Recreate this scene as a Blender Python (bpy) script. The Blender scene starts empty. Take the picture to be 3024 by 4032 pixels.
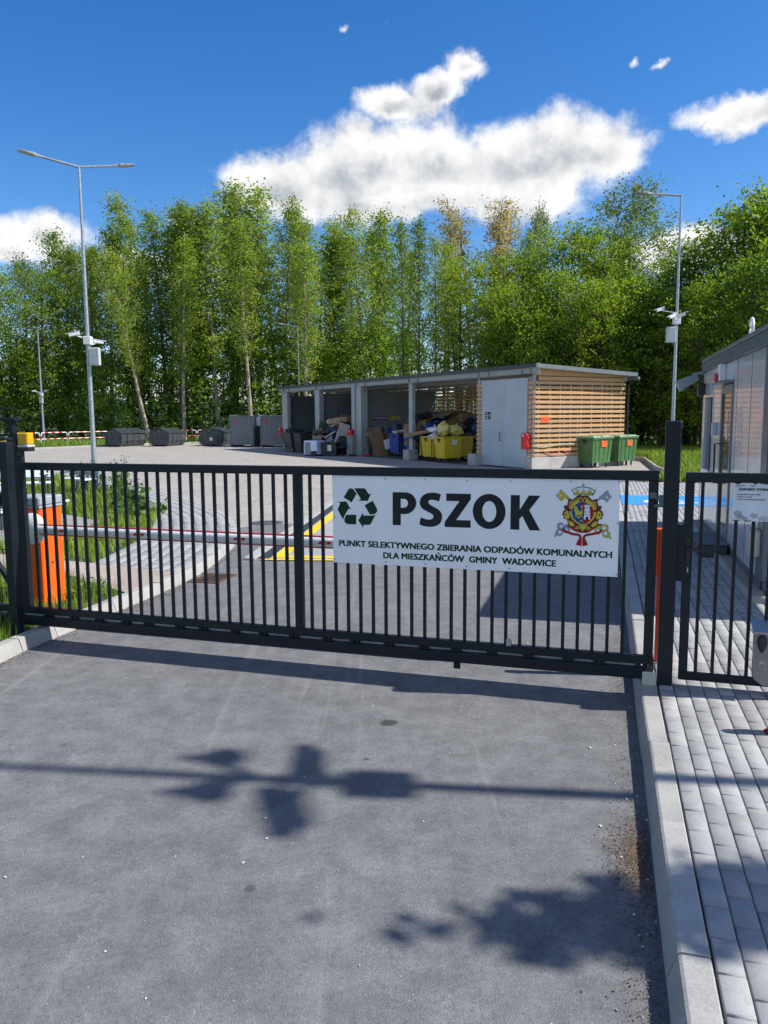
import bpy, math, random
import numpy as np
from mathutils import Vector, Matrix, Euler
from mathutils.geometry import tessellate_polygon
S = bpy.context.scene
COL = S.collection
PI = math.pi
rnd = random.Random(7)
R = math.radians

# ------------------------------------------------------------------ camera
cd = bpy.data.cameras.new('camera')
cam = bpy.data.objects.new('camera', cd)
COL.objects.link(cam)
CH, PITCH, ROLL = 2.12, R(6.95), R(-0.40)
cd.sensor_fit = 'HORIZONTAL'
cd.sensor_width = 36.0
cd.lens = 36.0 * 3089 / 3024
cd.clip_start, cd.clip_end = 0.05, 3000
f_ = Vector((0, math.cos(PITCH), -math.sin(PITCH)))
x_ = Vector((1, 0, 0)); u_ = x_.cross(f_)
cx_ = x_ * math.cos(ROLL) + u_ * math.sin(ROLL)
cu_ = -x_ * math.sin(ROLL) + u_ * math.cos(ROLL)
mw = Matrix.Identity(4)
for i in range(3):
    mw[i][0], mw[i][1], mw[i][2] = cx_[i], cu_[i], -f_[i]
mw[2][3] = CH
cam.matrix_world = mw
S.camera = cam

def in_view(p, m=0.12, mv=None):
    d = Vector(p) - Vector((0, 0, CH))
    z = d.dot(f_)
    if z < 0.1: return False
    return abs(d.dot(cx_) / z) < 0.4895 * (1 + m) + .02 and abs(d.dot(cu_) / z) < 0.6527 * (1 + (m if mv is None else mv))

# ------------------------------------------------------------------ sun, sky, exposure
SUN_EL, SUN_AZ = 46.0, 96.7          # azimuth from +Y clockwise
sd = bpy.data.lights.new('sun', 'SUN')
sd.energy, sd.angle, sd.color = 3.7, R(0.53), (1.0, 0.955, 0.89)
so = bpy.data.objects.new('sun', sd); COL.objects.link(so)
sv = Vector((math.sin(R(SUN_AZ)) * math.cos(R(SUN_EL)), math.cos(R(SUN_AZ)) * math.cos(R(SUN_EL)), math.sin(R(SUN_EL))))
so.rotation_euler = sv.to_track_quat('Z', 'Y').to_euler()
so.location = sv * 60
S.view_settings.view_transform = 'Standard'
S.view_settings.look = 'None'
S.view_settings.gamma = 1
S.view_settings.use_curve_mapping = False
S.view_settings.exposure = 0.92
S.cycles.max_bounces = 8
S.cycles.transparent_max_bounces = 8
S.cycles.use_denoising = True

W = bpy.data.worlds.new('World'); S.world = W; W.use_nodes = True
wt = W.node_tree; wt.nodes.clear()

class NT:
    """small helper for building node graphs"""
    def __init__(s, t): s.t = t
    def n(s, typ, **k):
        nd = s.t.nodes.new(typ)
        for a, b in k.items(): setattr(nd, a, b)
        return nd
    def put(s, sock, v):
        if hasattr(v, 'is_output'): s.t.links.new(v, sock)
        else: sock.default_value = v
    def math(s, op, a, b=None, c=None, clamp=False):
        nd = s.n('ShaderNodeMath', operation=op, use_clamp=clamp)
        for i, v in enumerate((a, b, c)):
            if v is not None: s.put(nd.inputs[i], v)
        return nd.outputs[0]
    def vmath(s, op, a, b=None):
        nd = s.n('ShaderNodeVectorMath', operation=op)
        s.put(nd.inputs[0], a)
        if b is not None: s.put(nd.inputs[1], b)
        return nd.outputs[0]
    def noise(s, vec, scale, detail=4, rough=.55, dist=0, col=False):
        nd = s.n('ShaderNodeTexNoise')
        if vec is not None: s.put(nd.inputs['Vector'], vec)
        nd.inputs['Scale'].default_value = scale
        nd.inputs['Detail'].default_value = detail
        nd.inputs['Roughness'].default_value = rough
        nd.inputs['Distortion'].default_value = dist
        return nd.outputs['Color' if col else 'Fac']
    def ramp(s, fac, a, b, ca=0.0, cb=1.0, smooth=True):
        nd = s.n('ShaderNodeMapRange', interpolation_type='SMOOTHSTEP' if smooth else 'LINEAR')
        s.put(nd.inputs['Value'], fac)
        for k, v in zip(('From Min', 'From Max', 'To Min', 'To Max'), (a, b, ca, cb)): s.put(nd.inputs[k], v)
        return nd.outputs[0]
    def mix(s, fac, a, b, mode='MIX'):
        nd = s.n('ShaderNodeMix', data_type='RGBA', blend_type=mode)
        s.put(nd.inputs[0], fac)
        s.put(nd.inputs[6], a if hasattr(a, 'is_output') else (*a[:3], 1))
        s.put(nd.inputs[7], b if hasattr(b, 'is_output') else (*b[:3], 1))
        return nd.outputs[2]

w = NT(wt)
tc = w.n('ShaderNodeTexCoord').outputs['Generated']
sky = w.n('ShaderNodeTexSky', sky_type='NISHITA')
sky.sun_disc = False
sky.sun_elevation = R(SUN_EL); sky.sun_rotation = R(SUN_AZ)
sky.air_density, sky.dust_density, sky.ozone_density = 1.0, 0.4, 3.0
sky.altitude = 300
hs = w.n('ShaderNodeHueSaturation')
hs.inputs['Saturation'].default_value = 1.36
hs.inputs['Hue'].default_value = 0.508
hs.inputs['Value'].default_value = 1.0
wt.links.new(sky.outputs[0], hs.inputs['Color'])
bg_sky = w.n('ShaderNodeBackground'); bg_sky.inputs[1].default_value = 0.088
wt.links.new(hs.outputs[0], bg_sky.inputs[0])
sp = w.n('ShaderNodeSeparateXYZ'); wt.links.new(tc, sp.inputs[0])
AZ = w.math('ARCTAN2', sp.outputs[0], sp.outputs[1])
EL = w.math('ARCSINE', sp.outputs[2])
ELs = w.math('ADD', EL, .014)
wn = w.noise(tc, 4.5, 9, .62, 0, True)
wofs = w.n('ShaderNodeVectorMath', operation='SUBTRACT'); wt.links.new(wn, wofs.inputs[0]); wofs.inputs[1].default_value = (.5, .5, .5)
wsp = w.n('ShaderNodeSeparateXYZ'); wt.links.new(wofs.outputs[0], wsp.inputs[0])
AZw = w.math('MULTIPLY_ADD', wsp.outputs[0], 0.13, AZ)
ELw = w.math('MULTIPLY_ADD', wsp.outputs[1], 0.085, ELs)
# cumulus banks by compass direction and height (radians): az, el, half-width, half-height, weight
CLOUDS = [(-.115, .288, .085, .040, 1), (-.03, .308, .10, .046, 1), (.075, .312, .11, .048, 1), (.19, .314, .115, .046, 1), (.275, .318, .055, .036, .95), (.02, .272, .19, .032, 1),
          (.028, .372, .058, .020, .9), (.070, .388, .042, .018, .85), (.110, .404, .030, .019, .8),
          (-.385, .220, .060, .034, .9), (-.42, .202, .04, .018, .75), (-.30, .185, .10, .03, .8), (-.25, .250, .03, .016, .7),
          (.415, .340, .070, .020, .9), (.460, .348, .050, .018, .85), (.37, .205, .07, .032, .9), (.46, .19, .07, .03, .9),
          (-.05, .442, .024, .012, .20), (.012, .446, .030, .010, .16), (.290, .412, .018, .012, .24), (.322, .400, .022, .010, .22),
          (-.9, .36, .2, .07, 1), (-1.35, .30, .3, .10, 1), (1.0, .33, .22, .06, 1), (1.5, .2, .3, .06, 1), (2.3, .5, .35, .14, 1), (2.75, .95, .5, .16, 1),  # banks from here on lie out of view, added as white fill for shade
          (3.0, .30, .35, .12, 1), (-2.2, .42, .4, .16, 1), (-2.85, .62, .35, .14, 1), (-2.3, .95, .4, .12, 1), (-1.6, 1.1, .4, .10, 1), (-1.7, .75, .2, .07, .8), (1.9, .8, .2, .06, .8), (.7, .62, .1, .03, .6)]
field = None
hts = None
for a, e, ra, re, wg in CLOUDS:
    dx = w.math('MULTIPLY', w.math('SUBTRACT', AZw, a), 1 / ra)
    dy = w.math('MULTIPLY', w.math('SUBTRACT', ELw, e), 1 / re)
    r2 = w.math('SQRT', w.math('ADD', w.math('MULTIPLY', dx, dx), w.math('MULTIPLY', dy, dy)))
    v = w.math('SUBTRACT', .22 + wg, r2)
    field = v if field is None else w.math('SMOOTH_MAX', field, v, .18)
    # belly of each bank: how far below its crest this direction lies
    hv = w.math('MULTIPLY', w.ramp(r2, .2, 1.25, 1, 0), w.ramp(dy, .75, -.55, 0, 1))
    hts = hv if hts is None else w.math('MAXIMUM', hts, hv)
low = w.ramp(EL, .02, .17, .40, -1.2)
field = w.math('SMOOTH_MAX', field, low, .15)
fb = w.noise(tc, 11.0, 12, .63, .0)
fb2 = w.noise(w.vmath('ADD', tc, (sv.x * .014, sv.y * .014, sv.z * .014 + .008)), 11.0, 7, .58, .0)
big = w.noise(tc, 8.5, 5, .55, .2)
dens = w.math('ADD', field, w.math('MULTIPLY_ADD', fb, 2.0, -1.02))
alpha = w.ramp(dens, 0.0, 0.58)
relief = w.math('MULTIPLY', w.math('SUBTRACT', fb, fb2), 1.35)
shade = w.math('MULTIPLY', w.math('MULTIPLY', hts, w.ramp(dens, .4, 1.1)), w.ramp(big, .30, .62, .14, .48))
lum = w.math('ADD', w.math('SUBTRACT', 1.02, shade), relief)
lum = w.math('MINIMUM', w.math('MAXIMUM', lum, .50), 1.10)
ccol = w.mix(w.ramp(lum, .5, 1.0), (.70, .78, .90), (1.0, 1.0, 1.0))
bg_cl = w.n('ShaderNodeBackground')
wt.links.new(ccol, bg_cl.inputs[0])
wt.links.new(w.math('MULTIPLY', lum, .51), bg_cl.inputs[1])
mx = w.n('ShaderNodeMixShader')
wt.links.new(alpha, mx.inputs[0]); wt.links.new(bg_sky.outputs[0], mx.inputs[1]); wt.links.new(bg_cl.outputs[0], mx.inputs[2])
wo = w.n('ShaderNodeOutputWorld'); wt.links.new(mx.outputs[0], wo.inputs[0])
W.cycles.sampling_method = 'AUTOMATIC'

# ------------------------------------------------------------------ materials
MATS = {}
def mat(name, col, rough=.6, metal=0.0, spec=.5, var=.12, vscale=3.0, grain=0.0, gscale=60, bump=0.0, bscale=80, objvar=0.0, dirt=0.0, dirtcol=(.08, .07, .06), coat=0.0):
    """painted / plain surface: base colour with cloudy variation, grain, optional dirt film and bump"""
    if name in MATS: return MATS[name]
    m = bpy.data.materials.new(name); m.use_nodes = True
    t = NT(m.node_tree); b = m.node_tree.nodes['Principled BSDF']
    co = t.n('ShaderNodeTexCoord').outputs['Object']
    c = t.mix(0.0, col, col)
    if var:
        v = t.noise(co, vscale, 5, .6)
        c = t.mix(1.0, c, t.mix(t.ramp(v, .25, .75), (1 - var,) * 3, (1 + var,) * 3), 'MULTIPLY')
    if grain:
        g = t.noise(co, gscale, 3, .7)
        c = t.mix(1.0, c, t.mix(t.ramp(g, .3, .7), (1 - grain,) * 3, (1 + grain,) * 3), 'MULTIPLY')
    if objvar:
        oi = t.n('ShaderNodeObjectInfo').outputs['Random']
        c = t.mix(1.0, c, t.mix(oi, (1 - objvar,) * 3, (1 + objvar,) * 3), 'MULTIPLY')
    if dirt:
        d = t.noise(co, 1.7, 7, .68, .6)
        c = t.mix(t.math('MULTIPLY', t.ramp(d, .48, .72), dirt), c, dirtcol)
    m.node_tree.links.new(c, b.inputs['Base Color'])
    rv = t.noise(co, vscale * 2.3, 4, .6)
    m.node_tree.links.new(t.ramp(rv, .3, .7, max(.02, rough - .08), min(1, rough + .1)), b.inputs['Roughness'])
    b.inputs['Metallic'].default_value = metal
    b.inputs['Specular IOR Level'].default_value = spec
    if coat:
        b.inputs['Coat Weight'].default_value = coat; b.inputs['Coat Roughness'].default_value = .06
    if bump:
        bn = t.n('ShaderNodeBump'); bn.inputs['Strength'].default_value = bump; bn.inputs['Distance'].default_value = .01
        m.node_tree.links.new(t.noise(co, bscale, 4, .65), bn.inputs['Height'])
        m.node_tree.links.new(bn.outputs[0], b.inputs['Normal'])
    MATS[name] = m
    return m

ANTH = mat('anthracite_paint', (.0065, .0105, .0165), .45, 0, .32, .1, 4, bump=.05, bscale=220)
GALV = mat('galvanised_steel', (.36, .39, .42), .42, .55, .5, .22, 14, .1, 60)
WHITE = mat('white_paint', (.78, .79, .80), .35, 0, .5, .04, 3)
CAMW = mat('camera_white', (.74, .75, .76), .35, 0, .5, .04, 8)
BLACK = mat('black_plastic', (.012, .012, .014), .4, 0, .5, .1, 8)
ORANGE = mat('orange_paint', (.86, .115, .004), .42, 0, .5, .05, 3)
CAPGREY = mat('grey_plastic', (.46, .49, .53), .45, 0, .5, .05, 6)
RED = mat('red_paint', (.60, .012, .018), .35, 0, .5, .08, 5)
BARRED = mat('barrier_red', (.52, .012, .035), .4, 0, .5, .08, 5)
CONC = mat('concrete', (.40, .39, .37), .88, 0, .3, .16, 2.2, .10, 45, .25, 90, dirt=.25, dirtcol=(.22, .21, .19))
KERBM = mat('kerb_concrete', (.335, .33, .31), .9, 0, .3, .14, 2.5, .10, 70, .35, 130, objvar=.06, dirt=.35, dirtcol=(.23, .21, .185))
SHEDST = mat('shed_steel_frame', (.34, .36, .37), .5, .1, .5, .08, 3)
SHEDWALL = mat('shed_dark_panel', (.17, .185, .20), .55, 0, .4, .12, 1.5)
SHEDDOOR = mat('shed_door_paint', (.38, .44, .49), .5, 0, .45, .07, 1.2, dirt=.12, dirtcol=(.25, .27, .28))
ROOFM = mat('roof_dark_sheet', (.035, .042, .052), .45, .1, .5, .1, 2)
ROOFG = mat('roof_edge_flashing', (.19, .205, .22), .4, .35, .5, .08, 2)
SOFFIT = mat('roof_soffit', (.42, .41, .38), .6, 0, .4, .08, 2)
DUMP = mat('dumpster_paint', (.050, .056, .062), .5, .05, .45, .3, 2.5, .1, 30, dirt=.45, dirtcol=(.12, .11, .10))
DUMPLID = mat('dumpster_lid', (.038, .050, .058), .4, .15, .5, .2, 3)
CONTG = mat('container_grey', (.155, .165, .18), .55, .05, .45, .1, 2, dirt=.25, dirtcol=(.22, .2, .18))
BINY = mat('bin_yellow', (.62, .46, .012), .42, 0, .5, .1, 3, dirt=.25, dirtcol=(.3, .24, .05))
BINB = mat('bin_blue', (.012, .06, .30), .42, 0, .5, .1, 3, dirt=.2, dirtcol=(.05, .07, .12))
BING = mat('bin_green', (.062, .155, .050), .45, 0, .5, .16, 3, dirt=.5, dirtcol=(.20, .27, .17))
BINGL = mat('bin_green_lid', (.24, .40, .25), .5, 0, .5, .15, 3)
RUBBER = mat('rubber', (.018, .018, .018), .8, 0, .3)
CARD = mat('cardboard', (.30, .19, .105), .85, 0, .25, .2, 3, .08, 60, objvar=.35)
WOODB = mat('board_wood', (.42, .30, .19), .7, 0, .3, .2, 4, .12, 30, objvar=.4)
FOAM = mat('white_foam', (.72, .73, .74), .7, 0, .3, .06, 5)
GLASS = mat('dark_glass', (.012, .014, .016), .04, 0, .9, 0)
AMBER = mat('amber_plastic', (.62, .36, .006), .22, 0, .5, .1, 20)
BAGY = mat('yellow_bag', (.60, .52, .16), .32, 0, .5, .15, 6)
BAGB = mat('blue_bag', (.012, .05, .16), .28, 0, .5, .2, 6)
BAGW = mat('white_bag', (.70, .72, .74), .4, 0, .5, .1, 6)
BAGD = mat('dark_bag', (.012, .014, .022), .3, 0, .5, .2, 6)
STICKO = mat('orange_sticker', (.85, .13, .03), .6, 0, .3, .06, 8)
INK = mat('print_dark', (.012, .014, .018), .6, 0, .3, .05)
INKG = mat('print_green', (.004, .028, .014), .6, 0, .3, .05)
PAPER = mat('paper_white', (.72, .73, .74), .7, 0, .3, .05)
YELL = mat('road_paint_yellow', (.72, .48, .02), .7, 0, .3, .1, 4, .15, 40)
WPAINT = mat('road_paint_white', (.70, .70, .68), .75, 0, .3, .1, 4, .12, 40)
ALU = mat('aluminium', (.22, .23, .24), .35, .7, .5, .06, 4)
OFFW = mat('office_panel', (.56, .60, .65), .18, 0, .55, .03, 1.2, coat=.4)
OFFTRIM = mat('office_trim', (.12, .14, .16), .4, .1, .5, .06, 2)
FLOOD = mat('floodlight_grey', (.25, .29, .30), .45, 0, .5, .05, 3)
SOIL = mat('soil', (.075, .055, .038), .95, 0, .2, .35, 3, .3, 40, .4, 60)

def slat_mat():
    m = bpy.data.materials.new('larch_slat'); m.use_nodes = True
    t = NT(m.node_tree); b = m.node_tree.nodes['Principled BSDF']
    co = t.n('ShaderNodeTexCoord').outputs['Object']
    mp = t.n('ShaderNodeMapping'); mp.inputs['Scale'].default_value = (3, 3, 70); m.node_tree.links.new(co, mp.inputs[0])
    g = t.noise(mp.outputs[0], 1.0, 6, .65, .8)
    oi = t.n('ShaderNodeObjectInfo').outputs['Random']
    c = t.mix(t.ramp(g, .3, .7), (.46, .25, .115), (.60, .36, .18))
    c = t.mix(1.0, c, t.mix(oi, (.86, .86, .86), (1.12, 1.10, 1.08)), 'MULTIPLY')
    m.node_tree.links.new(c, b.inputs['Base Color']); b.inputs['Roughness'].default_value = .62
    return m
SLAT = slat_mat()

def asphalt_mat(name, base, warm, streaks):
    m = bpy.data.materials.new(name); m.use_nodes = True
    t = NT(m.node_tree); b = m.node_tree.nodes['Principled BSDF']
    co = t.n('ShaderNodeTexCoord').outputs['Object']
    big = t.noise(co, .55, 5, .6); mid = t.noise(co, 4.5, 6, .7)
    st = t.n('ShaderNodeTexVoronoi'); st.inputs['Scale'].default_value = 150; m.node_tree.links.new(co, st.inputs['Vector'])
    sg = t.n('ShaderNodeTexVoronoi'); sg.inputs['Scale'].default_value = 75; m.node_tree.links.new(co, sg.inputs['Vector'])
    stone = t.ramp(st.outputs['Distance'], .1, .55, 1.22, .74)
    c = t.mix(t.ramp(big, .3, .7), base, warm)
    c = t.mix(1.0, c, t.mix(t.ramp(mid, .3, .72), (.80, .80, .80), (1.22, 1.22, 1.22)), 'MULTIPLY')
    c = t.mix(1.0, c, t.mix(t.ramp(t.noise(co, 38, 4, .75), .28, .72), (.86, .86, .86), (1.15, 1.15, 1.15)), 'MULTIPLY')
    cc = t.n('ShaderNodeCombineXYZ')
    for i in range(3): m.node_tree.links.new(stone, cc.inputs[i])
    c = t.mix(.85, c, cc.outputs[0], 'MULTIPLY')
    # pale stones
    se = t.n('ShaderNodeSeparateColor'); m.node_tree.links.new(sg.outputs['Color'], se.inputs[0])
    pale = t.math('MULTIPLY', t.math('GREATER_THAN', se.outputs[0], .965), t.ramp(sg.outputs['Distance'], .12, .32, 1, 0))
    c = t.mix(t.math('MULTIPLY', pale, .7), c, (.42, .40, .37))
    dk = t.math('MULTIPLY', t.math('GREATER_THAN', se.outputs[1], .90), t.ramp(sg.outputs['Distance'], .12, .36, 1, 0))
    c = t.mix(t.math('MULTIPLY', dk, .75), c, (.035, .035, .037))
    if streaks:
        mp = t.n('ShaderNodeMapping'); mp.inputs['Rotation'].default_value = (0, 0, R(15.6)); mp.inputs['Scale'].default_value = (9, .35, 1)
        m.node_tree.links.new(co, mp.inputs[0])
        s = t.noise(mp.outputs[0], 1.0, 5, .6, .5)
        lanes = t.noise(mp.outputs[0], .22, 2, .5)
        c = t.mix(t.math('MULTIPLY', t.ramp(s, .52, .72), t.ramp(lanes, .42, .62, .04, .30)), c, (.30, .29, .28))
        # dried dark spill
        def spot(cx, cy, r, strength, c):
            d = t.vmath('SUBTRACT', co, (cx, cy, 0))
            L = t.n('ShaderNodeVectorMath', operation='LENGTH'); m.node_tree.links.new(d, L.inputs[0])
            e = t.math('MULTIPLY_ADD', t.noise(co, 22, 4, .6), r * .9, L.outputs['Value'])
            return t.mix(t.math('MULTIPLY', t.ramp(e, r * .9, r * 1.35, 1, 0), strength), c, (.025, .025, .026))
        c = spot(.02, 5.24, .085, .8, c); c = spot(-.62, 3.32, .04, .55, c); c = spot(-.12, 4.66, .03, .6, c); c = spot(-2.1, 4.9, .03, .5, c)
    m.node_tree.links.new(c, b.inputs['Base Color'])
    b.inputs['Roughness'].default_value = .86; b.inputs['Specular IOR Level'].default_value = .35
    bn = t.n('ShaderNodeBump'); bn.inputs['Strength'].default_value = .55; bn.inputs['Distance'].default_value = .004
    m.node_tree.links.new(st.outputs['Distance'], bn.inputs['Height'])
    bn.invert = True
    m.node_tree.links.new(bn.outputs[0], b.inputs['Normal'])
    return m
ASPH = asphalt_mat('asphalt_road', (.150, .154, .158), (.174, .176, .177), True)
YARD = asphalt_mat('asphalt_yard', (.335, .312, .280), (.385, .36, .325), False)

def ground_mat():
    m = bpy.data.materials.new('meadow_ground'); m.use_nodes = True
    t = NT(m.node_tree); b = m.node_tree.nodes['Principled BSDF']
    co = t.n('ShaderNodeTexCoord').outputs['Object']
    c = t.mix(t.ramp(t.noise(co, .8, 6, .65), .35, .65), (.035, .050, .018), (.07, .10, .025))
    c = t.mix(t.ramp(t.noise(co, 9, 4, .6), .5, .75), c, (.05, .04, .025))
    m.node_tree.links.new(c, b.inputs['Base Color']); b.inputs['Roughness'].default_value = .95
    return m
GROUND = ground_mat()

def leaf_mat(name, c1, c2, c3, trans=.52):
    m = bpy.data.materials.new(name); m.use_nodes = True
    nt = m.node_tree; t = NT(nt); nt.nodes.clear()
    geo = t.n('ShaderNodeNewGeometry').outputs['Position']
    oi = t.n('ShaderNodeObjectInfo').outputs['Random']
    at = t.n('ShaderNodeAttribute'); at.attribute_name = 'tone'
    c = t.mix(t.ramp(t.noise(geo, .55, 3, .6), .35, .65), c1, c2)
    c = t.mix(t.math('MULTIPLY', at.outputs['Fac'], .75), c, c3)
    c = t.mix(1.0, c, t.mix(oi, (.72, .80, .65), (1.26, 1.18, 1.3)), 'MULTIPLY')
    d = t.n('ShaderNodeBsdfPrincipled'); nt.links.new(c, d.inputs['Base Color']); d.inputs['Roughness'].default_value = .5; d.inputs['Specular IOR Level'].default_value = .35
    tr = t.n('ShaderNodeBsdfTranslucent')
    nt.links.new(t.mix(1.0, c, (1.5, 1.45, .55), 'MULTIPLY'), tr.inputs[0])
    x = t.n('ShaderNodeMixShader'); x.inputs[0].default_value = trans
    nt.links.new(d.outputs[0], x.inputs[1]); nt.links.new(tr.outputs[0], x.inputs[2])
    o = t.n('ShaderNodeOutputMaterial'); nt.links.new(x.outputs[0], o.inputs[0])
    return m
LF_ASPEN = leaf_mat('aspen_leaf', (.135, .235, .030), (.19, .29, .042), (.27, .34, .07))
LF_MAPLE = leaf_mat('maple_leaf', (.115, .215, .018), (.19, .295, .028), (.28, .36, .045), .5)
LF_BIRCH = leaf_mat('birch_leaf', (.08, .145, .034), (.12, .19, .045), (.16, .21, .07))
LF_DARK = leaf_mat('dark_leaf', (.095, .185, .022), (.14, .24, .032), (.20, .28, .05))
LF_BROWN = leaf_mat('young_poplar_leaf', (.30, .25, .12), (.34, .29, .15), (.38, .32, .20), .45)
GRASSM = leaf_mat('grass_blade', (.12, .22, .020), (.18, .28, .032), (.26, .31, .08), .4)
BURD = leaf_mat('weed_leaf', (.055, .12, .02), (.08, .155, .028), (.12, .18, .04), .35)

def bark_mat(name, a, b_, marks):
    m = bpy.data.materials.new(name); m.use_nodes = True
    t = NT(m.node_tree); b = m.node_tree.nodes['Principled BSDF']
    co = t.n('ShaderNodeTexCoord').outputs['Object']
    mp = t.n('ShaderNodeMapping'); mp.inputs['Scale'].default_value = (3, 3, 1.1 if not marks else 6); m.node_tree.links.new(co, mp.inputs[0])
    v = t.noise(mp.outputs[0], 1.3, 5, .65)
    c = t.mix(t.ramp(v, .42, .64), a, b_)
    m.node_tree.links.new(c, b.inputs['Base Color']); b.inputs['Roughness'].default_value = .85
    return m
BK_ASPEN = bark_mat('aspen_bark', (.27, .235, .18), (.12, .10, .075), False)
BK_PALE = bark_mat('pale_bark', (.38, .33, .25), (.15, .12, .09), False)
BK_BIRCH = bark_mat('birch_bark', (.50, .48, .44), (.06, .05, .045), True)
BK_DARK = bark_mat('dark_bark', (.060, .048, .036), (.03, .025, .02), False)

def paver_mat(name, attr):
    m = bpy.data.materials.new(name); m.use_nodes = True
    t = NT(m.node_tree); b = m.node_tree.nodes['Principled BSDF']
    geo = t.n('ShaderNodeNewGeometry').outputs['Position']
    if attr:
        a = t.n('ShaderNodeAttribute'); a.attribute_name = 'tone'; r = a.outputs['Fac']
    else: r = t.n('ShaderNodeObjectInfo').outputs['Random']
    c = t.mix(r, (.255, .257, .254), (.335, .335, .328))
    c = t.mix(1.0, c, t.mix(t.ramp(t.noise(geo, 5.5, 6, .7), .3, .7), (.84, .84, .85), (1.14, 1.14, 1.12)), 'MULTIPLY')
    c = t.mix(1.0, c, t.mix(t.ramp(t.noise(geo, 190, 3, .7), .3, .7), (.88, .88, .88), (1.1, 1.1, 1.1)), 'MULTIPLY')
    c = t.mix(t.math('MULTIPLY', t.ramp(t.noise(geo, 12, 5, .7, .4), .60, .74), .45), c, (.20, .19, .175))
    m.node_tree.links.new(c, b.inputs['Base Color']); b.inputs['Roughness'].default_value = .85
    bn = t.n('ShaderNodeBump'); bn.inputs['Strength'].default_value = .3; bn.inputs['Distance'].default_value = .003
    m.node_tree.links.new(t.noise(geo, 160, 3, .6), bn.inputs['Height']); m.node_tree.links.new(bn.outputs[0], b.inputs['Normal'])
    return m
PAVER, PAVERM = paver_mat('paver_concrete', False), paver_mat('paver_concrete_mass', True)
AGG = mat('exposed_aggregate', (.34, .29, .245), .9, 0, .3, .12, 2, .32, 55, .5, 110)
JOINT = mat('joint_sand', (.10, .092, .08), .95, 0, .2, .2, 6, .2, 60)
BLUEP = mat('bay_paint_blue', (.035, .25, .60), .7, 0, .3, .12, 4, .1, 40)
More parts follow.
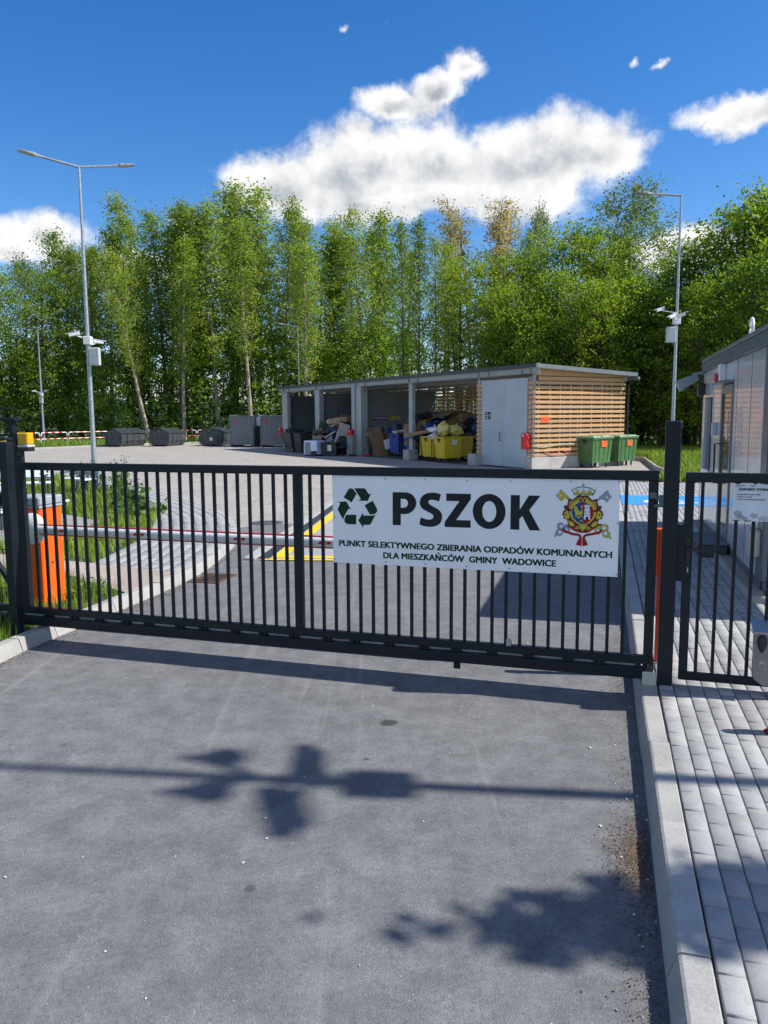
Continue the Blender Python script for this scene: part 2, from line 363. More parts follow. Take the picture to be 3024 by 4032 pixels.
# ------------------------------------------------------------------ mesh helpers
class MB:
    """collects shapes and links them as ONE mesh object"""
    def __init__(s): s.v, s.f, s.m = [], [], []
    def add(s, vs, fs, m=0):
        o = len(s.v); s.v += [tuple(v) for v in vs]
        s.f += [tuple(i + o for i in f) for f in fs]; s.m += [m] * len(fs); return s
    def obox(s, c, size, rot=None, ch=0.0, m=0):
        """chamfered box, centre c, full size, 3x3 rotation"""
        hx, hy, hz = (k / 2 for k in size); rot = rot or Matrix.Identity(3); c = Vector(c)
        if ch <= 0:
            vs = [Vector((x * hx, y * hy, z * hz)) for z in (-1, 1) for y in (-1, 1) for x in (-1, 1)]
            fs = [(0, 2, 3, 1), (4, 5, 7, 6), (0, 1, 5, 4), (2, 6, 7, 3), (0, 4, 6, 2), (1, 3, 7, 5)]
        else:
            ch = min(ch, hx * .9, hy * .9, hz * .9)
            vs, idx = [], {}
            for z in (-1, 1):
                for y in (-1, 1):
                    for x in (-1, 1):
                        for a in range(3):
                            p = [x * (hx - ch), y * (hy - ch), z * (hz - ch)]
                            p[a] = (x * hx, y * hy, z * hz)[a]
                            idx[x, y, z, a] = len(vs); vs.append(Vector(p))
            fs = []
            def q(*k): fs.append(tuple(idx[i] for i in k))
            for a in range(3):
                b, d = (a + 1) % 3, (a + 2) % 3
                for sg in (-1, 1):
                    k = []
                    for sb, s2 in ((-1, -1), (1, -1), (1, 1), (-1, 1)):
                        t = [0, 0, 0]; t[a], t[b], t[d] = sg, sb, s2; k.append((*t, a))
                    q(*(k if sg > 0 else k[::-1]))
                for sb in (-1, 1):
                    for s2 in (-1, 1):     # edge chamfers along axis a
                        t1 = [0, 0, 0]; t1[a], t1[b], t1[d] = -1, sb, s2
                        t2 = list(t1); t2[a] = 1
                        k = [(*t1, b), (*t2, b), (*t2, d), (*t1, d)]
                        q(*(k if sb * s2 < 0 else k[::-1]))
            for z in (-1, 1):
                for y in (-1, 1):
                    for x in (-1, 1):
                        k = [(x, y, z, 0), (x, y, z, 1), (x, y, z, 2)]
                        q(*(k if x * y * z > 0 else k[::-1]))
        return s.add([c + rot @ v for v in vs], fs, m)
    def box(s, x0, x1, y0, y1, z0, z1, ch=0.0, m=0):
        return s.obox(((x0 + x1) / 2, (y0 + y1) / 2, (z0 + z1) / 2), (abs(x1 - x0), abs(y1 - y0), abs(z1 - z0)), None, ch, m)
    def bar(s, p, q, w, h, ch=0.0, m=0, up=(0, 0, 1)):
        """rectangular bar from p to q; w across, h along up"""
        p, q = Vector(p), Vector(q); d = q - p; L = d.length; d /= L
        y = Vector(up).cross(d)
        if y.length < 1e-4: y = Vector((0, 1, 0)).cross(d)
        y.normalize(); z = d.cross(y)
        return s.obox((p + q) / 2, (L, w, h), Matrix((d, y, z)).transposed(), ch, m)
    def tube(s, pts, r, n=10, cap=True, m=0):
        pts = [Vector(p) for p in pts]; k = len(pts)
        rr = r if isinstance(r, (list, tuple)) else [r] * k
        vs, fs = [], []
        ref = Vector((0, 0, 1)) if abs((pts[-1] - pts[0]).normalized().z) < .9 else Vector((1, 0, 0))
        for i in range(k):
            d = (pts[min(i + 1, k - 1)] - pts[max(i - 1, 0)]).normalized()
            x = ref.cross(d); x.normalize(); y = d.cross(x)
            for j in range(n):
                a = 2 * PI * j / n; vs.append(pts[i] + (x * math.cos(a) + y * math.sin(a)) * rr[i])
        for i in range(k - 1):
            for j in range(n):
                a, b = i * n + j, i * n + (j + 1) % n; fs.append((a, b, b + n, a + n))
        if cap: fs += [tuple(range(n))[::-1], tuple(range((k - 1) * n, k * n))]
        return s.add(vs, fs, m)
    def lathe(s, prof, c=(0, 0, 0), n=16, axis='z', m=0):
        vs, fs = [], []
        for r, z in prof:
            for j in range(n):
                a = 2 * PI * j / n; p = (r * math.cos(a), r * math.sin(a), z)
                if axis == 'y': p = (p[0], p[2], p[1])
                if axis == 'x': p = (p[2], p[0], p[1])
                vs.append(Vector(c) + Vector(p))
        for i in range(len(prof) - 1):
            for j in range(n):
                a, b = i * n + j, i * n + (j + 1) % n
                fs.append((a, b, b + n, a + n))
        fs += [tuple(range(n))[::-1], tuple(range((len(prof) - 1) * n, len(prof) * n))]
        return s.add(vs, fs, m)
    def prism(s, poly, z0, z1, fn=None, m=0, holes=()):
        """extrude a 2-D outline; fn(x, y, z) places it"""
        fn = fn or (lambda x, y, z: (x, y, z))
        loops = [list(poly)] + [list(h) for h in holes]
        flat = [p for l in loops for p in l]; N = len(flat)
        tri = tessellate_polygon([[Vector((p[0], p[1], 0)) for p in l] for l in loops])
        vs = [fn(p[0], p[1], z0) for p in flat] + [fn(p[0], p[1], z1) for p in flat]
        fs = []
        for t in tri:
            a, b, c = (flat[i] for i in t)
            if (b[0] - a[0]) * (c[1] - a[1]) - (b[1] - a[1]) * (c[0] - a[0]) < 0: t = t[::-1]
            fs.append(tuple(t[::-1])); fs.append(tuple(i + N for i in t))
        o = 0
        for l in loops:
            k = len(l)
            ar = sum(l[i][0] * l[(i + 1) % k][1] - l[(i + 1) % k][0] * l[i][1] for i in range(k))
            for i in range(k):
                a, b = o + i, o + (i + 1) % k
                fs.append((a, b, b + N, a + N) if (ar > 0) == (o == 0) else (b, a, a + N, b + N))
            o += k
        return s.add(vs, fs, m)
    def sheet(s, poly, z, m=0, holes=()):
        loops = [list(poly)] + [list(h) for h in holes]; flat = [p for l in loops for p in l]
        tri = tessellate_polygon([[Vector((p[0], p[1], 0)) for p in l] for l in loops])
        fs = []
        for t in tri:
            a, b, c = (flat[i] for i in t)
            if (b[0] - a[0]) * (c[1] - a[1]) - (b[1] - a[1]) * (c[0] - a[0]) < 0: t = t[::-1]
            fs.append(tuple(t))
        return s.add([(p[0], p[1], z) for p in flat], fs, m)
    def mesh(s, name, mats, smooth=0):
        me = bpy.data.meshes.new(name); me.from_pydata(s.v, [], s.f)
        for k in (mats if isinstance(mats, (list, tuple)) else [mats]): me.materials.append(k)
        if any(s.m): me.polygons.foreach_set('material_index', s.m)
        me.update()
        if smooth: me.polygons.foreach_set('use_smooth', [True] * len(s.f)); me.set_sharp_from_angle(angle=R(smooth))
        return me
    def build(s, name, mats, parent=None, smooth=0, **k):
        return link(name, s.mesh(name, mats, smooth), parent, **k)

def link(name, me, parent=None, loc=None, rot=None, label=None, cat=None, group=None, kind=None, scale=None):
    o = bpy.data.objects.new(name, me); COL.objects.link(o)
    if parent is not None: o.parent = parent
    if loc is not None: o.location = loc
    if rot is not None: o.rotation_euler = rot
    if scale is not None: o.scale = scale if isinstance(scale, (tuple, list)) else (scale,) * 3
    for k, v in (('label', label), ('category', cat), ('group', group), ('kind', kind)):
        if v: o[k] = v
    return o

def thing(name, label, cat, loc=(0, 0, 0), rz=0.0, group=None):
    return link(name, None, None, loc, (0, 0, rz), label, cat, group)

def kids(o): return KIDS.get(o.name, [])
def copy_tree(o, loc=None, rz=None, label=None, parent=None, group=None):
    """a thing with copies of its parts and sub-parts; meshes are shared"""
    c = o.copy(); COL.objects.link(c)
    if parent is not None: c.parent = parent
    if loc is not None: c.location = loc
    if rz is not None: c.rotation_euler = (0, 0, rz)
    if label: c['label'] = label
    if group: c['group'] = group
    for k in list(o.children): copy_tree(k, parent=c)
    return c

def text_mesh(name, body, size, m, bold=0.0, spacing=1.0, align='LEFT', width=None):
    c = bpy.data.curves.new(name, 'FONT'); c.body = body; c.size = size; c.space_character = spacing
    c.align_x = align; c.resolution_u = 3; c.extrude = 0.0004
    o = bpy.data.objects.new(name, c); COL.objects.link(o)
    dg = bpy.context.evaluated_depsgraph_get(); me = bpy.data.meshes.new_from_object(o.evaluated_get(dg))
    bpy.data.objects.remove(o); bpy.data.curves.remove(c)
    if width:
        xs = [v.co.x for v in me.vertices]; k = width / (max(xs) - min(xs))
        for v in me.vertices: v.co.x *= k
    if bold:
        n = len(me.vertices); co = np.empty(n * 3); me.vertices.foreach_get('co', co); co = co.reshape(-1, 3)
        polys = [tuple(p.vertices) for p in me.polygons]; vs, fs = [], []
        for i, (dx, dy) in enumerate(((-1, -.5), (1, -.5), (1, .5), (-1, .5), (0, 0), (.5, 0), (-.5, 0))):
            vs += [tuple(v) for v in co + np.array([dx * bold, dy * bold, i * .00003])]; fs += [tuple(k + i * n for k in p) for p in polys]
        me = bpy.data.meshes.new(name); me.from_pydata(vs, [], fs); me.update()
    me.name = name; me.materials.clear(); me.materials.append(m)
    return me
FACE = R(90)          # text lies in XY; turn it upright

def np_mesh(name, V, F, mats, tone=None, smooth=False, mi=None):
    """mesh from numpy arrays: V (n,3), F (m,k)"""
    me = bpy.data.meshes.new(name); n, m, k = len(V), len(F), F.shape[1]
    me.vertices.add(n); me.vertices.foreach_set('co', V.astype(np.float32).ravel())
    me.loops.add(m * k); me.loops.foreach_set('vertex_index', F.astype(np.int32).ravel())
    me.polygons.add(m); me.polygons.foreach_set('loop_start', np.arange(0, m * k, k, dtype=np.int32))
    if smooth: me.polygons.foreach_set('use_smooth', np.ones(m, bool))
    for q in (mats if isinstance(mats, (list, tuple)) else [mats]): me.materials.append(q)
    if tone is not None:
        a = me.attributes.new('tone', 'FLOAT', 'FACE'); a.data.foreach_set('value', tone.astype(np.float32))
    if mi is not None: me.polygons.foreach_set('material_index', mi.astype(np.int32))
    me.update(calc_edges=True); me.validate()
    return me

def inside(px, py, poly):
    r = np.zeros(len(px), bool); n = len(poly); j = n - 1
    for i in range(n):
        xi, yi = poly[i]; xj, yj = poly[j]
        c = ((yi > py) != (yj > py)) & (px < (xj - xi) * (py - yi) / (yj - yi + 1e-12) + xi); r ^= c; j = i
    return r

def blades(name, polys, n, h0, h1, seed, m, z=0.0, holes=(), wid=.006, lean=.35, clump=0, parent=None, kind='stuff', label=None, cat=None, wfar=0.0):
    """a patch of grass: n bent two-segment blades inside the outlines"""
    g = np.random.default_rng(seed); P = []
    for poly in polys:
        a = np.array(poly); lo, hi = a.min(0), a.max(0); k = int(n * 2.2)
        q = g.random((k, 2)) * (hi - lo) + lo; ok = inside(q[:, 0], q[:, 1], poly)
        for hl in holes: ok &= ~inside(q[:, 0], q[:, 1], hl)
        P.append(q[ok])
    P = np.concatenate(P)
    if len(P) > n: P = P[g.permutation(len(P))[:n]]
    n = len(P); az = g.random(n) * 2 * PI; dr = np.c_[np.cos(az), np.sin(az)]; pr = np.c_[-dr[:, 1], dr[:, 0]]
    patch = .55 + .45 * np.sin(P[:, 0] * 2.1 + 1.3 * np.sin(P[:, 1] * 1.7)) * np.sin(P[:, 1] * 2.6 + P[:, 0])
    H = (h0 + (h1 - h0) * g.random(n) ** 1.6) * (.6 + .5 * patch); Lr = lean * H * g.random(n)
    Wd = wid * (.7 + .8 * g.random(n)) + wfar * P[:, 1]
    def V3(xy, zz): return np.c_[xy, zz]
    b0 = V3(P - pr * Wd[:, None], np.full(n, z)); b1 = V3(P + pr * Wd[:, None], np.full(n, z))
    mid = P + dr * (Lr * .35)[:, None]
    m0 = V3(mid - pr * (Wd * .75)[:, None], z + H * .6); m1 = V3(mid + pr * (Wd * .75)[:, None], z + H * .6)
    tip = V3(P + dr * Lr[:, None] * 1.15, z + H); tip2 = tip + V3(pr * (Wd * .15)[:, None], np.zeros(n))
    V = np.stack([b0, b1, m0, m1, tip, tip2], 1).reshape(-1, 3); o = np.arange(n)[:, None] * 6
    F = np.concatenate([o + np.array([[0, 1, 3, 2]]), o + np.array([[2, 3, 5, 4]])])
    tone = np.tile(g.random(n) ** 2, 2)
    return link(name, np_mesh(name, V, F, m, tone), parent, kind=kind, label=label, cat=cat)

# ------------------------------------------------------------------ the setting: ground, road, yard
def fr(ox, oy, ang):
    c, s = math.cos(ang), math.sin(ang)
    return lambda x, y: (ox + x * c - y * s, oy + x * s + y * c)
MB().sheet([(-700, -300), (700, -300), (700, 1500), (-700, 1500)], -.03).build('ground', GROUND, kind='structure')

RA = R(-15.6)                      # the road runs 15.6 degrees to the east of north
rd = fr(1.0, 2.55, RA)             # road frame: x to the pavement side, y along; x = 0 is the kerb foot
RM = Matrix.Rotation(RA, 4, 'Z')
LEFT = [(-4.1, -3), (-3.62, 3.5), (-3.45, 5.5), (-3.36, 6.75), (-3.20, 7.41), (-2.62, 9.70), (-2.48, 10.7), (-2.45, 11.8), (-2.47, 12.8), (-2.56, 13.8), (-2.84, 14.99), (-3.22, 16.24), (-4.1, 18.0), (-5.22, 20.03), (-6.37, 21.98), (-7.55, 23.89), (-8.6, 25.7), (-9.9, 27.6), (-12, 29.4), (-16, 31), (-30, 33)]
yardpoly = [rd(.02, 14.6), rd(.02, 22.3), (9.2, 24.18), (10.3, 29.7), (11.85, 35.8), (11.3, 37.5), (12.5, 60), (3, 68), (-14, 66.5), (-18.5, 63.6), (-22, 58.8), (-24.6, 54.3), (-31, 46), (-40, 40), (-40, 33)] + LEFT[:9:-1] + [(-2.5, 15.4)]
MB().sheet(yardpoly, .0).build('yard', YARD, kind='structure')
roadpoly = [(-4.0, -4), rd(.02, -6.6), rd(.02, 14.6), (-2.5, 15.4)] + [p for p in LEFT[::-1] if p[1] < 15][:-1]
MB().sheet(roadpoly, .004).build('road', ASPH, kind='structure')

# pavement on the office side: bed, kerb stones, pavers one by one
bed = [rd(.155, -3.5), rd(5.2, -3.5), rd(6.2, 22.0), rd(.155, 22.0)]
pave = MB().prism(bed, -.02, .098).build('pavement', JOINT, kind='structure')
kerb = MB().prism([rd(.01, -3.6), rd(.15, -3.6), rd(.15, 22.4), rd(.01, 22.4)], -.06, -.02).build('kerb', JOINT, kind='structure')
def kerb_stone_mesh(L, name='kerb_stone', w=.155, h=.125):
    prof = [(0, -.02), (w, -.02), (w, h - .006), (w - .006, h), (.052, h), (.040, h - .006), (.002, .012)]
    b = MB(); n = len(prof); a = .004
    b.v = [(x, a, z) for x, z in prof] + [(x, L - a, z) for x, z in prof]
    b.f = [tuple(range(n)), tuple(range(n, 2 * n))[::-1]] + [((i + 1) % n, i, i + n, (i + 1) % n + n) for i in range(n)]
    b.m = [0] * len(b.f)
    return b.mesh(name, KERBM)
ks = kerb_stone_mesh(1.0)
for k in range(-4, 22):
    y = k * 1.0 + .175
    x, yy = rd(rnd.uniform(-.003, .003), y)
    link('kerb_stone', ks, kerb, (x, yy, rnd.uniform(-.003, .003)), (rnd.uniform(-.004, .004), 0, RA + rnd.uniform(-.003, .003)))

def paver_boxes(items):
    """items: (cx, cy, z_top, angle, length_x, length_y, tone) -> numpy arrays of chamfered paver tops with sides"""
    V, F, T = [], [], []
    for cx, cy, zt, a, lx, ly, tn in items:
        c, s = math.cos(a), math.sin(a); o = len(V)
        for ins, z in ((0, -.03), (0, -.006), (.006, 0)):
            for sx, sy in ((-1, -1), (1, -1), (1, 1), (-1, 1)):
                x, y = sx * (lx / 2 - ins), sy * (ly / 2 - ins); V.append((cx + x * c - y * s, cy + x * s + y * c, zt + z))
        for l in (0, 4):
            for j in range(4): F.append((o + l + j, o + l + (j + 1) % 4, o + l + 4 + (j + 1) % 4, o + l + 4 + j))
        F.append((o + 8, o + 9, o + 10, o + 11)); T += [tn] * 9
    return np.array(V), np.array(F), np.array(T)

office_fp = [(5.9, 14.7), (4.2, 8.3), (9, 7), (9, 14)]
items = []
for ci in range(62):
    x = .165 + .052 + ci * .1032
    off = (ci % 2) * .10 + rnd.uniform(-.025, .025)
    for k in range(-15, 110):
        y = k * .2045 + off
        if y > 21.9: continue
        px, py = rd(x, y)
        if not (y < 8 and x < 5.0) and not in_view((px, py, .12), .6, .2): continue
        if inside(np.array([px]), np.array([py]), office_fp)[0]: continue
        items.append((px, py, .12 + rnd.uniform(-.0025, .002), RA + rnd.uniform(-.006, .006), .0985, .1985, rnd.random()))
def place_pavers(items, owner, tag):
    items.sort(key=lambda i: (not in_view((i[0], i[1], .12), .0), i[0] ** 2 + i[1] ** 2))
    V, F, T = paver_boxes([(0, 0, 0, 0, items[0][4], items[0][5], 0)])
    pm = np_mesh('paver', V, F, PAVER)
    for cx, cy, zt, a, lx, ly, tn in items[:298]:
        link('paver', pm, owner, (cx, cy, zt), (rnd.uniform(-.006, .006), rnd.uniform(-.008, .008), a))
    V, F, T = paver_boxes(items[298:])
    link('farther_pavers', np_mesh('farther_pavers', V, F, PAVERM, T), owner, kind='stuff')
place_pavers(items, pave, 0)

# blue painted parking bay with a wheelchair symbol, lying over the pavers
bay = thing('parking_bay_marking', 'blue painted parking bay with white symbol on the pavers beside the grey office', 'road marking', (*rd(0, 0), 0), RA)
MB().sheet([(.165, 15.55), (2.6, 15.6), (2.6, 17.75), (.165, 17.7)], .1265).build('blue_field', BLUEP, bay)
b = MB()
def ring(cx, cy, r0, r1, sx, sy, a0=0, a1=360, n=40, z=.1305):
    pts = [(cx + sx * r1 * math.cos(R(a0 + (a1 - a0) * i / n)), cy + sy * r1 * math.sin(R(a0 + (a1 - a0) * i / n))) for i in range(n + 1)]
    pts += [(cx + sx * r0 * math.cos(R(a1 - (a1 - a0) * i / n)), cy + sy * r0 * math.sin(R(a1 - (a1 - a0) * i / n))) for i in range(n + 1)]
    b.sheet(pts, z)
ring(1.15, 16.25, .40, .50, 1.0, .9, 30, 330)
b.sheet([(1.42, 16.1), (1.95, 16.12), (1.95, 16.24), (1.42, 16.22)], .1305)
b.sheet([(1.96, 15.8), (2.08, 15.8), (2.08, 16.6), (1.96, 16.6)], .1305)
b.build('white_symbol', WPAINT, bay)

# left pavement: kerb following the bend, rows of pavers following the kerb
def resample(poly, step):
    P = [Vector((*p, 0)) for p in poly]; out = []; d = 0.0; nxt = 0.0
    for a, c in zip(P, P[1:]):
        L = (c - a).length
        while nxt <= d + L:
            q = a + (c - a) * ((nxt - d) / L); out.append(((q.x, q.y), math.atan2(c.y - a.y, c.x - a.x))); nxt += step
        d += L
    return out
def smooth(poly, it=3):
    for _ in range(it):
        q = [poly[0]]
        for a, c in zip(poly, poly[1:]):
            q += [(a[0] * .75 + c[0] * .25, a[1] * .75 + c[1] * .25), (a[0] * .25 + c[0] * .75, a[1] * .25 + c[1] * .75)]
        poly = q + [poly[-1]]
    return poly
LS = smooth(LEFT, 2)
kerb2 = MB().sheet([(-4.3, -3.2), (-4.15, -3.2), (-4.15, -3.1), (-4.3, -3.1)], -.02).build('curved_kerb', JOINT, kind='structure')
pt = resample(LS, .5)
# kerb stones: x of the stone points away from the road (to the left of travel) -> mirror with a half turn
prof_half = kerb_stone_mesh(.5, 'curved_kerb_stone', .155, .125)
ksl = kerb_stone_mesh(1.0, 'curved_kerb_stone')
for (p, a), (p2, a2) in zip(pt, pt[1:]):
    ang = math.atan2(p2[1] - p[1], p2[0] - p[0])
    L = math.hypot(p2[0] - p[0], p2[1] - p[1])
    # stone drawn from p2 back to p so that its bevel faces the road on the right
    link('kerb_stone', prof_half, kerb2, (p2[0], p2[1], rnd.uniform(-.003, .003)), (0, 0, ang + PI / 2), scale=(1, L / .5, 1))
def offset_poly(poly, d):
    out = []
    for i, p in enumerate(poly):
        a = poly[max(i - 1, 0)]; c = poly[min(i + 1, len(poly) - 1)]
        t = Vector((c[0] - a[0], c[1] - a[1])).normalized(); out.append((p[0] - t.y * d, p[1] + t.x * d))
    return out
pave2 = MB().sheet([(p[0], p[1]) for p in offset_poly([q for q in LS if q[1] > 9.6 and q[0] > -14], .15)] + [(p[0], p[1]) for p in offset_poly([q for q in LS if q[1] > 9.6 and q[0] > -14], 1.62)][::-1], .096).build('curved_pavement', JOINT, kind='structure')
items = []
base = [q for q in LS if q[1] > 8.5 and q[0] > -13]
for rI in range(7):
    row = offset_poly(base, .26 + rI * .205)
    for (p, a) in resample(row, .1045):
        if p[1] < 10.15 - (p[0] + 2.79) * .51 or not in_view((*p, .12), .5, .2): continue
        items.append((p[0], p[1], .12 + rnd.uniform(-.002, .002), a, .0985, .1985, rnd.random()))
place_pavers(items, pave2, 1)
AGGP = [(-2.80, 10.13), (-3.97, 10.74), (-6.5, 11.95), (-9.5, 12.9), (-9.5, 11.2), (-5.2, 10.35), (-4.1, 9.97), (-3.12, 9.02), (-2.98, 8.90), (-2.90, 9.25)]
MB().prism(AGGP, .02, .117).build('gravel_path', AGG, kind='structure')
ISLAND = [(-4.02, 10.85), (-4.10, 11.9), (-4.06, 12.9), (-4.24, 14.2), (-4.45, 15.3), (-4.72, 16.3), (-5.2, 17.4), (-5.9, 18.8), (-7.0, 20.7), (-8.9, 24.0), (-10.4, 26.4), (-13, 28.2), (-20, 30), (-26, 22), (-12, 13.6), (-6.5, 12.05)]
SLAB = [(-5.47, 15.13), (-6.7, 16.4), (-9.6, 17.6), (-11.5, 14.0), (-6.9, 12.2), (-5.25, 12.9)]
MB().prism(ISLAND, -.02, .10).build('grass_island', GROUND, kind='structure')
MB().prism(SLAB, .03, .122).build('paved_corner', PAVERM, kind='structure')
VERGE = [(-3.06, 8.86), (-4.1, 9.9), (-5.2, 10.28), (-9.5, 11.1), (-12, 8), (-12, -3), (-4.3, -3), (-3.80, 3.5), (-3.63, 5.5), (-3.53, 6.75), (-3.38, 7.45)]
MB().prism(VERGE, -.02, .10).build('grass_verge', GROUND, kind='structure')
blades('island_grass', [ISLAND], 64000, .07, .23, 11, GRASSM, .10, [SLAB], .007, wfar=.0003)
blades('verge_grass', [[(-3.06, 8.86), (-4.1, 9.9), (-5.2, 10.28), (-7, 10.6), (-7, 5), (-3.7, 5), (-3.63, 5.5), (-3.53, 6.75), (-3.38, 7.45)]], 18000, .07, .24, 12, GRASSM, .10, [], .005)

# far kerb and grass beyond the yard, bank of grass beside the slatted shed
FARK = [(-40, 39.5), (-31, 46), (-24.6, 54.3), (-22, 58.8), (-18.5, 63.6), (-14, 66.5), (3, 68)]
kb = MB()
for a, c in zip(FARK, FARK[1:]): kb.bar((*a, .05), (*c, .05), .16, .15, .012)
kb.build('far_kerb', KERBM, kind='structure')
MB().sheet(offset_poly(FARK, .06) + [(3, 95), (-70, 95), (-70, 40)], .05).build('far_verge', GROUND, kind='structure')
blades('far_verge_grass', [offset_poly(FARK, .3) + [(3, 78), (-45, 78), (-55, 40)]], 30000, .15, .55, 13, GRASSM, .04, [], .012, wfar=.0006)
BANK = [(7.3, 24.35), (9.35, 24.45), (10.4, 29.8), (11.95, 35.9), (11.3, 40), (9, 46), (30, 50), (32, 20), (11, 19.5), (9.3, 23.8)]
MB().sheet(BANK, .10).build('grass_bank', GROUND, kind='structure')
blades('bank_grass', [[(7.3, 24.4), (9.4, 24.6), (10.5, 29.9), (12.1, 36), (11.5, 40), (9.5, 46), (22, 46), (15, 23), (11, 22)]], 42000, .14, .42, 14, GRASSM, .10, [], .010, wfar=.0006)
kb = thing('bank_edging', 'low grey concrete edging that holds the grass bank beyond the paved bay', 'kerb')
for p, q in (((7.0, 24.22), (8.5, 24.25)), ((8.5, 24.25), (9.4, 24.28)), ((9.4, 24.28), (10.35, 29.75)), ((10.35, 29.75), (11.9, 35.85)), ((11.9, 35.85), (11.2, 37.3))):
    d = (Vector(q) - Vector(p)); n = max(1, round(d.length))
    for i in range(n):
        a = Vector(p) + d * (i / n) ; c = Vector(p) + d * ((i + .985) / n)
        MB().bar((*a, .06), (*c, .06), .10, .26, .008).build('edging_stone', KERBM, kb)

# weighbridge, manhole, drain
wa = R(-5.3)
wb = thing('weighbridge', 'sunken truck weighbridge deck with yellow painted border and pale concrete rim', 'weighbridge', (-2.04, 11.5, 0), wa)
MB().box(.12, 3.3, .06, 10.0, -.05, .012).build('deck', mat('weighbridge_deck', (.30, .295, .28), .85, 0, .3, .12, 1.5, .1, 50), wb)
b = MB()
b.sheet([(.32, .20), (3.2, .20), (3.2, .38), (.52, .38)], .017); b.sheet([(.32, .20), (.52, .38), (.52, 9.2), (.36, 9.2)], .017)
b.sheet([(.20, .0), (3.2, .0), (3.2, .10), (.2, .10)], .019); b.sheet([(.62, 6.1), (3.2, 6.1), (3.2, 6.5), (.62, 6.5)], .017)
b.build('yellow_border', YELL, wb)
for k in range(10): MB().box(-.06, .115, k * 1.0 + .004, k * 1.0 + .996, -.02, .045, .008).build('rim_stone', WPAINT if k % 1 else KERBM, wb)
MB().box(.118, .30, .11, 9.9, .0, .0165, .002).build('steel_joint', mat('dark_steel', (.05, .055, .06), .5, .4), wb)
man = thing('manhole_cover', 'round cast iron manhole cover set in the asphalt by the pavement tip', 'manhole', (-2.37, 15.68, .004), 0)
MB().lathe([(.34, -.03), (.34, .006), (.30, .007), (.30, .003)], n=28).build('frame', mat('cast_iron', (.10, .10, .105), .7, .2, .4, .2, 10), man)
b = MB()
for i in range(-3, 4):
    for j in range(-3, 4):
        if i * i + j * j < 11: b.box(i * .08 - .028, i * .08 + .028, j * .08 - .028, j * .08 + .028, .002, .010)
b.build('raised_pattern', MATS['cast_iron'], man)
dr = thing('drain_grate', 'rusty brown drain grate in the asphalt by the curved kerb', 'drain', (-2.27, 10.2, .004), R(-14))
RUST = mat('rusty_iron', (.10, .062, .048), .85, .1, .3, .3, 12)
b = MB(); b.box(-.21, .21, -.29, -.25, 0, .012); b.box(-.21, .21, .25, .29, 0, .012); b.box(-.21, -.17, -.25, .25, 0, .012); b.box(.17, .21, -.25, .25, 0, .012); b.build('frame', RUST, dr)
for k in range(7): MB().box(-.17, .17, -.225 + k * .07, -.19 + k * .07, -.01, .009).build('slat', RUST, dr)
MB().box(-.18, .18, -.26, .26, -.003, .0005).build('sump', BLACK, dr)

# swept chips, grit and petals along the kerb foot
def scatter(name, n, fn, smin, smax, m, seed, z=.006):
    g = np.random.default_rng(seed); P = fn(g, n); n = len(P); a = g.random(n) * 2 * PI
    l = smin + (smax - smin) * g.random(n) ** 2; wdt = l * (.3 + .6 * g.random(n)); ti = (g.random((n, 2)) - .5) * .8
    U = np.c_[np.cos(a), np.sin(a), ti[:, 0]] * l[:, None] / 2; Vv = np.c_[-np.sin(a), np.cos(a), ti[:, 1]] * wdt[:, None] / 2
    C = np.c_[P, z + l * .25]; up = np.array([0, 0, 1.0]) * (l * .25)[:, None]
    V = np.stack([C - U, C - Vv, C + U, C + Vv, C + up], 1).reshape(-1, 3); o = np.arange(n)[:, None] * 5
    F = np.concatenate([o + np.array([[0, 1, 4]]), o + np.array([[1, 2, 4]]), o + np.array([[2, 3, 4]]), o + np.array([[3, 0, 4]])])
    return link(name, np_mesh(name, V, F, m, np.tile(g.random(n), 4)), kind='stuff')
def chip_mat(name, a, b_):
    m = bpy.data.materials.new(name); m.use_nodes = True; t = NT(m.node_tree); b = m.node_tree.nodes['Principled BSDF']
    at = t.n('ShaderNodeAttribute'); at.attribute_name = 'tone'
    m.node_tree.links.new(t.mix(at.outputs['Fac'], a, b_), b.inputs['Base Color']); b.inputs['Roughness'].default_value = .9
    return m
CHIP = chip_mat('bark_chips', (.040, .028, .022), (.20, .13, .085)); PETAL = chip_mat('petals', (.5, .48, .45), (.72, .70, .66)); GRIT = chip_mat('grit', (.06, .058, .055), (.20, .19, .18))
def along_kerb(g, n):
    y = g.random(n) * 11.5 - 1.5; x = -np.abs(g.normal(0, .09, n)) - .005
    w_ = .5 + .5 * np.sin(y * 1.9 + .5); keep = g.random(n) < .30 + .70 * w_
    c, s = math.cos(RA), math.sin(RA); x, y = x[keep], y[keep]
    return np.c_[1.0 + x * c - y * s, 2.55 + x * s + y * c]
def heap(g, n):
    y = g.normal(1.0, .17, n); x = -np.abs(g.normal(.05, .075, n)) - .01
    c, s = math.cos(RA), math.sin(RA); return np.c_[1.0 + x * c - y * s, 2.55 + x * s + y * c]
def left_kerb(g, n):
    pts = np.array([p for p, a in resample(LS, .01) if 5 < p[1] < 12.5]); q = pts[g.integers(0, len(pts), n)]
    return q + np.c_[np.abs(g.normal(0, .10, n)) + .01, np.zeros(n)]
def all_road(g, n):
    y = g.random(n) ** 1.5 * 9 - 1.0; x = -g.random(n) * 4.3; c, s = math.cos(RA), math.sin(RA); return np.c_[1.0 + x * c - y * s, 2.55 + x * s + y * c]
scatter('bark_chip_litter', 11000, along_kerb, .004, .014, CHIP, 21)
scatter('bark_chip_heap', 4200, heap, .004, .013, CHIP, 22)
scatter('left_kerb_litter', 1500, left_kerb, .006, .03, CHIP, 23)
scatter('kerb_grit', 2500, along_kerb, .004, .014, GRIT, 24)
scatter('fallen_petals', 70, all_road, .008, .020, PETAL, 25)
